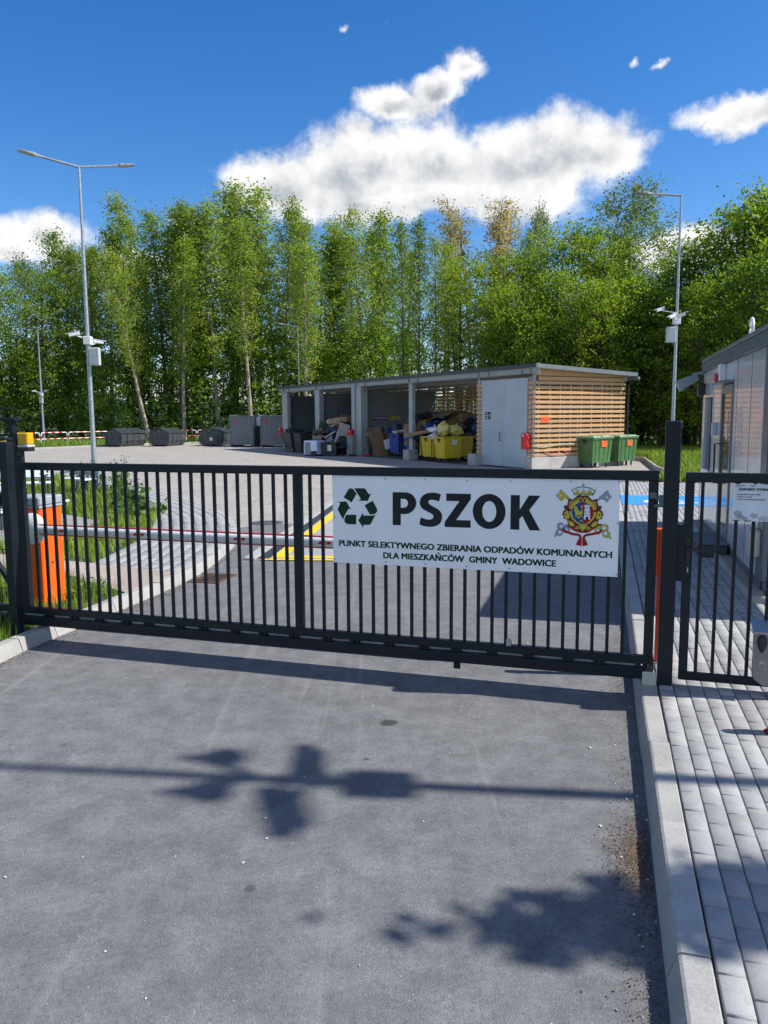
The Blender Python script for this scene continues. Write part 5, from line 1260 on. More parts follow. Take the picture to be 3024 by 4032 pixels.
# ------------------------------------------------------------------ refuse in the bays
def blob(b, c, r, sq=(1, 1, .8), seed=0, n=14, m=0):
    g = random.Random(seed); ph = [g.uniform(0, 6) for _ in range(9)]
    vs, fs = [], []
    for i in range(n + 1):
        th = PI * i / n
        for j in range(2 * n):
            a = PI * j / n
            rr = r * (1 + .12 * math.sin(3 * a + ph[0] + 2 * th) + .09 * math.sin(5 * th + ph[1] + a * 2) + .07 * math.sin(7 * a + ph[2] - 4 * th) + .05 * math.sin(11 * a + ph[3]) * math.sin(th * 5 + ph[4]))
            vs.append((c[0] + rr * sq[0] * math.sin(th) * math.cos(a), c[1] + rr * sq[1] * math.sin(th) * math.sin(a), c[2] + rr * sq[2] * math.cos(th)))
    for i in range(n):
        for j in range(2 * n):
            k = (j + 1) % (2 * n); fs.append((i * 2 * n + j, (i + 1) * 2 * n + j, (i + 1) * 2 * n + k, i * 2 * n + k))
    b.add(vs, fs, 0)
S6 = lambda cx, cy, Y: at(1200 + cx / 2.37, 1500 + cy / 2.37, Y)      # sketch of the bays, 2.37 px per photo px
def bag(cx, cy, Y, wpx, hpx, m, label, seed=1):
    p = S6(cx, cy, Y); k = Y / 3089 / 2.37; rx, rz = wpx * k / 2, hpx * k / 2
    t = thing('refuse_bag', label, 'refuse bag', p, rnd.uniform(-.3, .3))
    b = MB(); blob(b, (0, 0, 0), 1.0, (rx, min(rx, rz) * 1.1, rz), seed); b.build('sack', m, t, smooth=60)
    MB().lathe([(.05, 0), (.02, .04), (.06, .10), (.02, .12)], (rx * .2, -.08, rz * .9), 8).build('knot', m, t)
bag(1295, 452, 36.0, 108, 128, BAGY, 'translucent yellow refuse bag standing upright on the labelled yellow bin', 3)
bag(1402, 462, 36.2, 148, 92, BAGY, 'translucent yellow refuse bag lying wide on the labelled yellow bin', 5)
bag(1205, 455, 36.9, 118, 50, BAGW, 'white refuse bag sagging beside the upright yellow bag', 7)
bag(1200, 520, 36.6, 100, 52, BAGW, 'small white refuse bag in the open mouth of the middle yellow bin', 8)
bag(1150, 428, 38.6, 120, 84, BAGB, 'blue refuse bag on the heap above the yellow bins', 9)
bag(1222, 392, 39.0, 110, 84, BAGB, 'crumpled blue refuse bag on the heap below the dark cardboard', 19)
bag(1300, 378, 39.2, 140, 84, BAGD, 'dark blue shiny refuse bag near the top of the heap', 10)
bag(1500, 430, 37.8, 130, 96, BAGD, 'black refuse bag in front of the tall cardboard box', 11)
bag(1545, 388, 38.0, 110, 80, BAGD, 'black refuse bag beside the slatted strip at the top of its heap', 12)
bag(1592, 445, 37.4, 60, 96, BAGB, 'bright blue refuse bag tucked against the slatted strip', 13)
bag(1545, 505, 37.8, 130, 100, BAGD, 'large black refuse bag beside the slatted strip at half height', 14)
bag(1570, 640, 37.6, 110, 160, BAGD, 'black refuse bag on the floor beside the slatted strip', 15)
def card(p, size, rot, m, name, label, cat, group=None):
    o = MB().obox((0, 0, 0), size, None, min(.008, min(size) * .3)).build(name, m)
    o.location = p; o.rotation_euler = tuple(R(a) for a in rot); o['label'] = label; o['category'] = cat
    if group: o['group'] = group
    return o
GS = 'flattened cardboard heaped in the open bay behind the coloured bins'
for k in range(18):
    card(S6(rnd.uniform(1070, 1440), rnd.uniform(300, 352) + (14 if k < 9 else 0), rnd.uniform(39.0, 40.6)), (rnd.uniform(.9, 1.9), rnd.uniform(.5, 1.0), .025), (rnd.uniform(-16, 16), rnd.uniform(-14, 14), rnd.uniform(-40, 40)), CARD, 'cardboard_sheet', 'flattened brown cardboard sheet in the heap behind the coloured bins', 'cardboard', GS)
heapo = MB(); g_ = random.Random(4)
for k in range(70):
    p = S6(g_.uniform(1040, 1590), g_.uniform(345, 560), g_.uniform(38.6, 40.8)); heapo.obox(p, (g_.uniform(.4, 1.2), g_.uniform(.4, .9), g_.uniform(.03, .4)), Euler((g_.uniform(-.4, .4), g_.uniform(-.4, .4), g_.uniform(0, 3))).to_matrix(), .01, g_.choice([0, 0, 0, 1, 2]))
for k in range(14):
    p = S6(g_.uniform(1060, 1590), g_.uniform(560, 660), 40.5); heapo.obox(p, (1.2, .9, .9), None, .02, 1)
heapo.build('rubbish_heap', [CARD, BAGD, BAGB], None, kind='stuff')
card(S6(1095, 400, 39.0), (.75, .6, .52), (6, -10, 24), CARD, 'cardboard_box', 'large brown cardboard box tilted on the heap over the second blue bin', 'box')
card(S6(985, 458, 39.2), (.5, .45, .52), (-4, 12, 38), CARD, 'cardboard_box', 'upright brown carton with a pale sticker beside the thin column', 'box')
card(S6(1022, 440, 39.4), (.34, .4, .48), (0, 4, 20), mat('box_plum_print', (.14, .05, .05), .6, 0, .3, .3, 6), 'printed_box', 'plum coloured printed carton touching the thin column', 'box')
card(S6(1512, 356, 38.6), (.72, .5, .52), (0, 0, 14), CARD, 'cardboard_box', 'tall brown cardboard box against the slatted rear wall above the black bags', 'box')
card(S6(1440, 352, 38.8), (.8, .06, .10), (0, -28, 10), CARD, 'cardboard_strip', 'pale torn cardboard strip slanting beside the tall box', 'cardboard')
card(S6(1045, 490, 37.6), (1.15, .45, .16), (-6, -8, 16), CARD, 'cardboard_box', 'long flat open carton lying across the bins beside the thin column', 'box')
card(S6(965, 560, 38.8), (.34, .04, .46), (4, 8, 20), CARD, 'cardboard_sheet', 'torn brown cardboard hanging above the concrete footing', 'cardboard')
card(S6(868, 436, 41.6), (.42, .4, .46), (0, 0, 30), mat('box_navy_print', (.03, .05, .10), .6, 0, .3, .3, 6), 'printed_box', 'dark blue printed box standing on the far blue bin', 'box')
card(S6(925, 432, 41.8), (.42, .4, .48), (0, -3, 35), mat('box_grey_print', (.24, .25, .26), .6, 0, .3, .3, 6), 'printed_box', 'grey white printed box next to the dark blue one', 'box')
card(S6(890, 470, 41.2), (.8, .4, .03), (14, -8, 20), FOAM, 'foam_sheet', 'white packing sheet lying over the rim of the far blue bin', 'packaging')
card(S6(915, 485, 41.0), (.55, .4, .10), (4, 12, 40), CARD, 'cardboard_box', 'flat tan carton on the rim of the far blue bin', 'box')
card(S6(1004, 398, 39.0), (.30, .02, .20), (20, -40, 20), PAPER, 'paper_sheet', 'pale blue white paper sticking up by the thin column', 'paper')
GBD = 'boards leaning on the dark wall left of the blue bins'
for k, (cx, cy, h, lean) in enumerate(((690, 590, 1.75, -17), (722, 610, 1.60, -21), (748, 615, 1.45, -24), (700, 520, .9, -14), (728, 520, 1.0, -10))):
    card(S6(cx, cy, 42.0 + .12 * k), (.75, .04, h), (-6, lean, 22), CARD if k % 2 == 0 else mat('board_dark', (.10, .075, .055), .8, 0, .3, .2, 4), 'leaning_board', 'brown board leaning at the far blue bin on the floor of the third bay', 'board', GBD)
card(S6(775, 590, 41.6), (.36, .05, .52), (0, -14, 20), FOAM, 'foam_sheet', 'white insulation board leaning against the far blue bin', 'packaging')
card(S6(650, 703, 42.2), (1.3, .12, .05), (0, 0, 4), WOODB, 'floor_plank', 'pale plank lying on the floor of the third bay', 'plank')
# scrap heap of the second bay
GW = 'boards and panels in the scrap heap of the second bay'
pieces = [((355, 485, 43.6), (.62, .04, 1.05), (-8, 17, 14), mat('panel_beige', (.40, .37, .33), .6), 'furniture_panel', 'large beige panel leaning upright in the scrap heap'),
          ((302, 366, 45.2), (1.15, .4, .24), (4, -9, 12), WOODB, 'furniture_panel', 'pale wooden drawer front on top of the scrap heap'),
          ((166, 448, 45.4), (.50, .05, .82), (-6, 14, 20), mat('panel_green', (.012, .09, .045), .5), 'furniture_panel', 'dark green panel leaning at the side of the scrap heap'),
          ((232, 440, 45.8), (.45, .05, .75), (-6, -4, 10), CARD, 'furniture_panel', 'brown board behind the dark green panel'),
          ((410, 328, 45.4), (.95, .5, .08), (6, 6, 10), CARD, 'furniture_panel', 'brown board on the very top of the scrap heap beside the column'),
          ((400, 352, 45.2), (.9, .4, .10), (4, -12, 30), CARD, 'furniture_panel', 'brown carton sheet below the topmost board'),
          ((424, 615, 43.0), (.38, .04, 1.25), (-4, 3, 10), mat('panel_grey', (.30, .31, .31), .6), 'furniture_panel', 'grey board standing against the middle column'),
          ((160, 515, 44.2), (.5, .3, .12), (0, 18, 12), WOODB, 'furniture_panel', 'short tan board sticking out of the scrap heap'),
          ((330, 400, 44.8), (1.1, .10, .07), (0, -14, 12), FOAM, 'metal_strip', 'white metal strip slanting across the scrap heap'),
          ((235, 500, 44.0), (.7, .08, .06), (0, -30, 12), FOAM, 'metal_strip', 'second white strip lying lower in the scrap heap'),
          ((292, 535, 43.4), (.05, .05, .8), (0, 16, 0), FOAM, 'metal_strip', 'white tube standing behind the black swivel chair'),
          ((275, 456, 44.4), (.5, .4, .14), (6, 8, 5), BAGB, 'plastic_sheet', 'blue plastic sheet folded into the scrap heap'),
          ((115, 530, 43.8), (.45, .3, .22), (0, 6, 15), WOODB, 'wooden_box', 'small tan wooden box low in the scrap heap')]
for (q, size, rot, m, nm, lab) in pieces: card(S6(*q), size, rot, m, nm, lab, 'scrap', GW)
hb2 = MB(); g_ = random.Random(9)
for k in range(80):
    cx = g_.uniform(110, 470); top = 340 + max(0, 330 - cx) * .75; p = S6(cx, g_.uniform(top, 690), g_.uniform(44.2, 46)); hb2.obox(p, (g_.uniform(.3, 1.0), g_.uniform(.2, .8), g_.uniform(.03, .3)), Euler((g_.uniform(-.4, .4), g_.uniform(-.5, .5), g_.uniform(0, 3))).to_matrix(), .008, g_.choice([0, 1, 1, 1, 1, 2, 3]))
hb2.build('scrap_heap', [WOODB, mat('scrap_dark', (.025, .025, .028), .6), FOAM, CARD], None, kind='stuff')
SCD = MATS['scrap_dark']
p = at(1239, 1797, 43.0); t = thing('white_cooler', 'white glazed cooler cabinet standing on the asphalt in front of the second bay', 'appliance', (p.x, p.y, 0), R(-28))
MB().box(-.42, .42, -.42, .42, .74, .84, .03).box(.02, .42, -.42, -.36, .28, .739, .01).box(.36, .42, -.36, .42, .10, .739, .01).box(-.42, -.36, -.42, -.36, .06, .739, .01).box(-.42, .42, .36, .42, .06, .739, .01).build('body', mat('appliance_blue_white', (.60, .68, .86), .4), t)
MB().box(-.355, .015, -.40, -.385, .08, .738).box(-.42, -.40, -.355, .355, .08, .738).build('glass', mat('cloudy_glass', (.20, .22, .22), .15, 0, .6, .3, 8), t)
MB().box(-.40, .40, -.40, .40, .02, .079, .01).box(.03, .40, -.405, -.38, .08, .27, .01).build('base', SCD, t)
p = at(1301, 1796, 42.9); t = thing('black_cabinet', 'low black cabinet with a white paper label next to the white cooler', 'cabinet', (p.x, p.y, 0), R(-8))
MB().box(-.40, .40, -.30, .35, 0, .68, .015).build('body', mat('cabinet_black', (.014, .014, .015), .35), t); MB().box(-.46, .46, -.38, .4, .681, .73, .008).build('top', MATS['cabinet_black'], t); MB().box(-.10, .12, -.3045, -.3005, .28, .60).build('label_plate', PAPER, t)
p = at(1346, 1798, 42.8); t = thing('office_chair', 'black swivel office chair standing in front of the middle column', 'chair', (p.x, p.y, 0), R(-8))
CHB = mat('chair_black', (.012, .014, .020), .75)
b = MB(); b.prism([(-.20, 0), (.20, 0), (.24, .18), (.22, .44), (.14, .54), (-.14, .54), (-.22, .44), (-.24, .18)], .20, .27, lambda x, y, z: (x, z + .12 * (y - .25), .54 + y)); b.build('backrest', CHB, t)
MB().box(-.27, .27, -.27, .24, .42, .52, .035).build('seat', CHB, t); MB().tube([(0, 0, .08), (0, 0, .42)], .03, 8).build('column', BLACK, t)
for k in range(5):
    a = k * 2 * PI / 5; lg = MB().bar((0, 0, .11), (.28 * math.cos(a), .28 * math.sin(a), .07), .04, .03, .006).build('leg', BLACK, t); MB().lathe([(.01, -.02), (.03, -.018), (.03, .018), (.01, .02)], (.28 * math.cos(a), .28 * math.sin(a), .03), 8, 'y').build('caster', BLACK, lg)
for s_ in (-1, 1): MB().bar((s_ * .27, -.12, .68), (s_ * .27, .16, .68), .05, .03, .008).bar((s_ * .27, .10, .48), (s_ * .27, .10, .668), .03, .03).build('armrest', BLACK, t)
p = at(1166, 1766, 48.3); t = thing('tilting_skip', 'dark steel tilting skip with debris in the outermost bay', 'skip', (p.x, p.y, .02), R(34))
b = MB(); frustum(b, -.55, .55, -.5, .5, .25, -.72, .72, -.62, .62, 1.15); frustum(b, -.52, .52, -.47, .47, .28, -.69, .69, -.59, .59, 1.13); b.build('body', DUMP, t)
MB().box(-.76, .76, -.67, -.61, 1.10, 1.17, .01).box(-.76, .76, .61, .67, 1.10, 1.17, .01).box(-.76, -.70, -.609, .609, 1.10, 1.17, .01).box(.70, .76, -.609, .609, 1.10, 1.17, .01).build('rim', DUMP, t)
MB().box(-.5, -.32, -.55, .55, 0, .24).box(.32, .5, -.55, .55, 0, .24).build('fork_pocket', DUMP, t); MB().box(-.12, .16, -.575, -.56, .55, .80).build('label_plate', PAPER, t)
b = MB(); g_ = random.Random(2)
for k in range(16): b.obox((g_.uniform(-.5, .5), g_.uniform(-.4, .4), g_.uniform(1.05, 1.3)), (g_.uniform(.2, .6), g_.uniform(.1, .5), g_.uniform(.03, .25)), Euler((g_.uniform(-.5, .5), g_.uniform(-.5, .5), g_.uniform(0, 3))).to_matrix(), .01)
b.build('debris', SCD, t, kind='stuff')
p = at(1212, 1768, 47.0); t = thing('black_container', 'open black plastic container beside the tilting skip', 'container', (p.x, p.y, .02), R(30))
b = MB(); frustum(b, -.6, .6, -.4, .4, .05, -.7, .7, -.5, .5, 1.12); frustum(b, -.58, .58, -.38, .38, .08, -.67, .67, -.47, .47, 1.1); b.build('body', SCD, t); MB().box(-.72, .72, -.53, -.485, 1.05, 1.13, .01).box(-.72, .72, .485, .53, 1.05, 1.13, .01).build('rim', SCD, t)
bag(40, 468, 46.9, 60, 36, BAGD, 'black refuse bag on the open black container', 31); bag(78, 470, 47.0, 54, 36, mat('bag_grey', (.10, .11, .12), .4), 'grey refuse bag on the open black container', 32)
for cx, cy, lab in ((590, 690, 'push broom leaning at the middle column'), (448, 690, 'garden shovel leaning beside the red extinguisher cabinet')):
    p = S6(cx, cy, 41.9 if cx > 500 else 42.3); t = thing('broom' if 'broom' in lab else 'shovel', lab, 'tool', (p.x, p.y, 0.02), R(20))
    MB().tube([(0, 0, .05), (-.22 if cx > 500 else .08, .2, 1.25)], .014, 6).build('shaft', WOODB if 'broom' in lab else BLACK, t)
    MB().box(-.22, .22, -.05, .05, 0, .08, .01).build('head', RED if 'broom' in lab else BLACK, t)
p = S6(602, 695, 42.0); t = thing('weighing_terminal', 'grey weighing terminal box on a dark stand by the middle column', 'terminal', (p.x, p.y, 0.02), R(-4))
MB().box(-.05, .05, -.05, .05, 0, 1.08, .004).box(-.2, .2, -.2, .2, 0, .03).build('stand', BLACK, t); MB().box(-.20, .16, -.12, .10, 1.08, 1.50, .02).build('case', mat('terminal_grey', (.12, .15, .16), .5), t); MB().box(-.14, .10, -.125, -.1205, 1.26, 1.46).build('screen', GLASS, t)
p = S6(665, 695, 42.1); t = thing('step_stool', 'grey folding step stool on the floor of the third bay', 'stool', (p.x, p.y, .02), R(10))
for x in (-.16, .16): MB().bar((x, -.2, 0), (x, .0, .62), .04, .05).bar((x, .2, 0), (x, .02, .60), .04, .05).build('side_frame', ALU, t)
MB().box(-.14, .14, -.18, .02, .30, .33).box(-.16, .16, -.08, .1, .62, .65).build('tread', ALU, t)

# ------------------------------------------------------------------ gabled dumpsters and grey containers along the far side
def dumpster(label, loc, rz, L=2.7, Wd=1.55, first=None):
    t = thing('dumpster', label, 'dumpster', loc, rz, 'gabled dumpsters along the far kerb')
    x = Wd / 2; f = lambda a, b_, c: (a, c, b_)
    b = MB(); b.prism([(-x + .16, .10), (x - .16, .10), (x, .45), (x, 1.0), (.0, 1.30), (-x, 1.0), (-x, .45)], 0, L, f); b.build('body', DUMP, t)
    for s in (-1, 1):
        a = Vector((s * (x + .07), 0, .99)); c = Vector((s * .02, 0, 1.36)); n_ = 4
        for k in range(n_):
            y0, y1 = .0 + k * L / n_ + .03, (k + 1) * L / n_ - .03; m_ = (a + c) / 2; d = (c - a)
            MB().obox((m_.x, (y0 + y1) / 2, m_.z), (d.length, y1 - y0, .045), Matrix((d.normalized(), Vector((0, 1, 0)), d.normalized().cross(Vector((0, 1, 0))))).transposed(), .008).build('lid', DUMPLID, t)
        b = MB()
        for k in range(5): y = .06 + k * (L - .12) / 4; b.box(s * x - .02 + (0 if s > 0 else -.04), s * x + .04 + (0 if s > 0 else -.02), y - .03, y + .03, .2, .98, .004)
        b.build('side_rib', DUMP, t)
    b = MB(); b.box(-x + .05, x - .05, -.03, -.002, .60, .66, .004).box(-x + .12, -x + .2, -.035, -.002, .12, .95, .004).box(x - .2, x - .12, -.035, -.002, .12, .95, .004).box(-x, x, -.04, -.002, .12, .2, .004); b.build('front_rib', DUMP, t)
    b = MB(); b.tube([(-.13, -.03, .93), (-.08, -.10, 1.10), (0, -.14, 1.16), (.08, -.10, 1.10), (.13, -.03, .93)], .03, 6); b.build('hook_eye', DUMP, t)
    MB().box(-x + .2, -x + .32, .05, L - .05, 0, .10).box(x - .32, x - .2, .05, L - .05, 0, .10).build('skid', DUMP, t)
    return t
dumpster('dark gabled dumpster standing next to the open stretch of red and white railing', (-20.15, 58.7, 0), R(-24))
dumpster('dark gabled dumpster in the middle of the three by the far kerb', (-16.75, 58.8, 0), R(-13))
d3 = dumpster('dark gabled dumpster with a white label half behind the grey container', (-13.05, 58.95, 0), R(-14))
MB().box(.06, .30, -.045, -.0405, .42, .64).build('label_plate', PAPER, d3)
def container(label, loc, rz, Wd):
    t = thing('waste_container', label, 'container', loc, rz, 'tall grey sheet steel containers beside the shed')
    MB().box(0, Wd, 0, 2.4, .14, 2.17, .01).build('body', CONTG, t)
    b = MB()
    for k in range(6): b.box(.16 + k * (Wd - .3) / 5 - .012, .16 + k * (Wd - .3) / 5 + .012, -.012, -.0005, .22, 2.1)
    b.build('pressed_rib', CONTG, t)
    MB().box(0, .09, -.02, -.0125, .0, 2.18, .004).box(Wd - .09, Wd, -.02, -.0125, .0, 2.18, .004).box(0, .10, .0, 2.4, 0, .139).box(Wd - .10, Wd, 0, 2.4, 0, .139).build('corner_frame', CONTG, t)
    b = MB(); b.box(-.02, Wd + .02, -.05, 2.45, 2.171, 2.23, .02); b.tube([(.05, -.02, 2.25), (.05, 1.2, 2.30), (.05, 2.4, 2.25)], .02, 6); b.tube([(Wd - .05, -.02, 2.25), (Wd - .05, 1.2, 2.30), (Wd - .05, 2.4, 2.25)], .02, 6); b.build('lid', CONTG, t)
    MB().box(Wd * .17, Wd * .30, -.024, -.0205, 1.72, 1.90).build('red_label', RED, t)
container('grey sheet steel container with a red label beside the last dumpster', (-11.15, 57.15, 0), R(-13), 1.86)
container('grey sheet steel container with a red label against the end of the shed', (-8.72, 55.9, 0), R(-13), 2.0)
t = thing('white_cabinet', 'white cabinet on a dark base showing in the gap between the two grey containers', 'cabinet', (-9.25, 57.3, 0), R(-13))
MB().box(-.4, .7, 0, .6, 1.5, 2.1, .02).build('case', WHITE, t); MB().box(-.4, .7, .0, .6, 0, 1.499, .01).build('base', mat('scrap_dark', (.025, .025, .028)), t); MB().box(-.1, .3, -.02, -.001, 1.62, 1.95, .01).build('label_plate', PAPER, t)

# ------------------------------------------------------------------ red and white railing
RJ = [(-29.3, 55.9), (-27.9, 58.3), (-26.50, 60.9), (-25.32, 63.2), (-22.9, 65.7), (-20.4, 67.75), (-18.3, 68.5), (-16.35, 69.1), (-13.9, 69.8), (-11.4, 70.3)]
for i, (p, q) in enumerate(zip(RJ, RJ[1:])):
    d = Vector((q[0] - p[0], q[1] - p[1], 0)); L = d.length - .10
    lab = 'red and white railing unit ' + ('outermost behind the guide posts', 'next to the outermost behind the guide posts', 'whose hoop ends at the thin distant lamp', 'between the thin distant lamp and the two armed lamp post', 'running behind the two armed lamp post', 'reaching the first dumpster', 'behind the first dumpster', 'between the first and second dumpster', 'between the second and third dumpster')[i]
    t = thing('guard_rail', lab, 'railing', (p[0] + d.x * .01, p[1] + d.y * .01, .05), math.atan2(d.y, d.x), 'red and white railing behind the dumpsters' if i >= 4 else 'red and white railing before the dumpsters')
    MB().tube([(.05, 0, 0), (.05, 0, .86), (.09, 0, .95), (.18, 0, .985), (L - .13, 0, .985), (L - .04, 0, .95), (L, 0, .86), (L, 0, 0)], .038, 8).build('hoop', WHITE, t, smooth=40)
    MB().tube([(.05, 0, .50), (L, 0, .50)], .034, 8).build('mid_rail', WHITE, t, smooth=40)
    n_ = max(2, round(L / .75))
    for k in range(n_):
        x = .35 + k * (L - .5) / n_
        MB().tube([(x, 0, .985), (x + .32, 0, .985)], .0395, 8).build('red_band', RED, t, smooth=40); MB().tube([(x + .15, 0, .50), (x + .47, 0, .50)], .0355, 8).build('red_band', RED, t, smooth=40)
    for x in (.05, L): MB().tube([(x, 0, .52), (x, 0, .74)], .0395, 8).build('red_band', RED, t, smooth=40)

# ------------------------------------------------------------------ picnic table and benches on the island
TOPM = mat('printed_top', (.52, .62, .68), .35, 0, .5, .22, 3); DKW = mat('bench_dark', (.035, .045, .055), .5)
t = thing('picnic_table', 'picnic table with pale blue printed top on the small paved corner', 'table', (-7.75, 14.35, .122), R(-12))
MB().box(-1.05, 1.05, -.42, .42, .72, .76, .006).build('table_top', TOPM, t); MB().box(-1.06, 1.06, -.43, .43, .69, .7195, .004).build('apron', DKW, t)
for x in (-.75, .75):
    lg = MB().box(x - .05, x + .05, -.3, .3, .0, .689, .006).build('leg', DKW, t)
    MB().box(x - .04, x + .04, -.95, .95, .30, .36, .004).build('cross_beam', DKW, t)
for s in (-1, 1):
    st_ = MB().box(-1.05, 1.55, s * .80 - .17, s * .80 + .17, .42, .455, .006).build('seat', PAPER, t); MB().box(-1.05, 1.5, s * .80 - .15, s * .80 + .15, .3605, .4195, .004).build('seat_frame', DKW, t)
def bench(label, loc, rz, L, text=False):
    t = thing('bench', label, 'bench', loc, rz, 'benches with pale printed boards in the grass')
    MB().box(-L / 2, L / 2, -.22, .20, .40, .44, .006).build('seat', PAPER, t)
    b = MB().bar((0, .25, .50), (0, .33, .72), L, .03, .006).build('backrest', mat('bench_board', (.60, .66, .68), .4, 0, .5, .08, 3), t)
    MB().bar((0, .24, .52), (0, .245, .54), L, .05, .003).build('lower_rail', DKW, t)
    for x in (-L / 2 + .12, 0, L / 2 - .12):
        MB().bar((x, .22, 0), (x, .34, .76), .05, .07, .005).bar((x, -.20, 0), (x, -.20, .40), .05, .06, .005).bar((x, -.24, .60), (x, .30, .60), .05, .035, .005).bar((x, -.20, .40), (x, -.24, .60), .05, .05, .005).build('side_frame', DKW, t)
    if text: MB().box(L / 2 - .28, L / 2 - .20, .262, .270, .60, .68).build('red_badge', RED, t)
    return t
bench('long bench with a pale printed backrest beyond the picnic table', (-9.35, 19.6, .10), R(14), 1.9, True)
bench('short bench at the end of the long one nearest the lamp post', (-8.15, 20.9, .10), R(-30), 1.0)
gbn = big_bin('wheeled_bin', 'pale green lidded bin far behind the guide posts at the edge of the yard', (-29.6, 52.5, .0), R(20), BING, BINGL)
t = thing('ground_spike_light', 'small grey cap light in the grass beside the paved corner', 'light', (-5.15, 12.55, .10)); MB().lathe([(.03, 0), (.03, .22), (.08, .24), (.08, .27), (.02, .28)], n=12).build('body', ALU, t)
# ------------------------------------------------------------------ leafy weeds by the lamp post
def leafy(name, label, loc, n, rad, h, size, m, seed, cat='plant', group=None):
    g = np.random.default_rng(seed); t = thing(name, label, cat, loc, 0, group); b = MB(); C, Sx = [], []
    for k in range(n):
        a = g.random() * 2 * PI; r = rad * math.sqrt(g.random()); hh = h * (.55 + .45 * g.random()) * (1 - .3 * r / rad)
        p0 = Vector((r * .5 * math.cos(a), r * .5 * math.sin(a), 0)); p1 = Vector((r * math.cos(a), r * math.sin(a), hh)); b.tube([p0, p0 * .6 + p1 * .4 + Vector((0, 0, hh * .15)), p1], [.007, .005, .003], 4, False)
        for q in range(7):
            f = .25 + .75 * q / 6; c = p0 * (1 - f) + p1 * f; C.append((c.x + g.normal(0, .05), c.y + g.normal(0, .05), c.z)); Sx.append(size * (.5 + .7 * g.random()) * (1.15 - .5 * f))
    b.build('stem', BURD, t)
    C = np.array(C); Sx = np.array(Sx); V, F = leaf_quads(C, Sx, g, .75, 1.1); link('foliage', np_mesh('foliage', V, F, m, np.repeat(g.random(len(C)), 2)), t); return t
def leaf_quads(C, Sx, g, upb, ratio):
    """folded two-triangle-pair leaves: 6 verts, 2 quads each"""
    n = len(C); N = g.normal(size=(n, 3)); N[:, 2] = np.abs(N[:, 2]) + upb; N /= np.linalg.norm(N, axis=1)[:, None]
    A = np.cross(N, g.normal(size=(n, 3))); A /= np.linalg.norm(A, axis=1)[:, None]; B = np.cross(N, A)
    s = Sx[:, None]; up = N * s * .18
    base, tip = C - A * s, C + A * s
    l, r_ = C + B * s * .6 * ratio + up, C - B * s * .6 * ratio + up
    l2, r2 = C + A * s * .45 + B * s * .42 * ratio + up, C + A * s * .45 - B * s * .42 * ratio + up
    V = np.stack([base, l, l2, tip, r2, r_], 1).reshape(-1, 3); o = np.arange(n)[:, None] * 6
    F = np.stack([o + np.array([[0, 3, 2, 1]]), o + np.array([[0, 5, 4, 3]])], 1).reshape(-1, 4)
    return V, F
leafy('tall_weed', 'tall leafy weed growing right beside the lamp post on the island', (-7.35, 21.2, .10), 26, .75, 1.25, .085, BURD, 3)
leafy('tall_weed', 'bushy weed with broad leaves at the curb end of the island grass', (-5.65, 17.2, .10), 16, .6, .75, .13, BURD, 4)
leafy('tall_weed', 'low broad leaved weed at the tip of the island grass', (-5.0, 15.9, .10), 14, .55, .55, .13, BURD, 5)
leafy('tall_weed', 'thin weed stems between the lamp post and the curved pavement', (-6.6, 19.6, .10), 16, .55, .95, .09, BURD, 6)
leafy('tall_weed', 'weed clump in the verge against the orange barrier cabinet', (-3.35, 8.75, .10), 9, .25, .35, .05, GRASSM, 7)

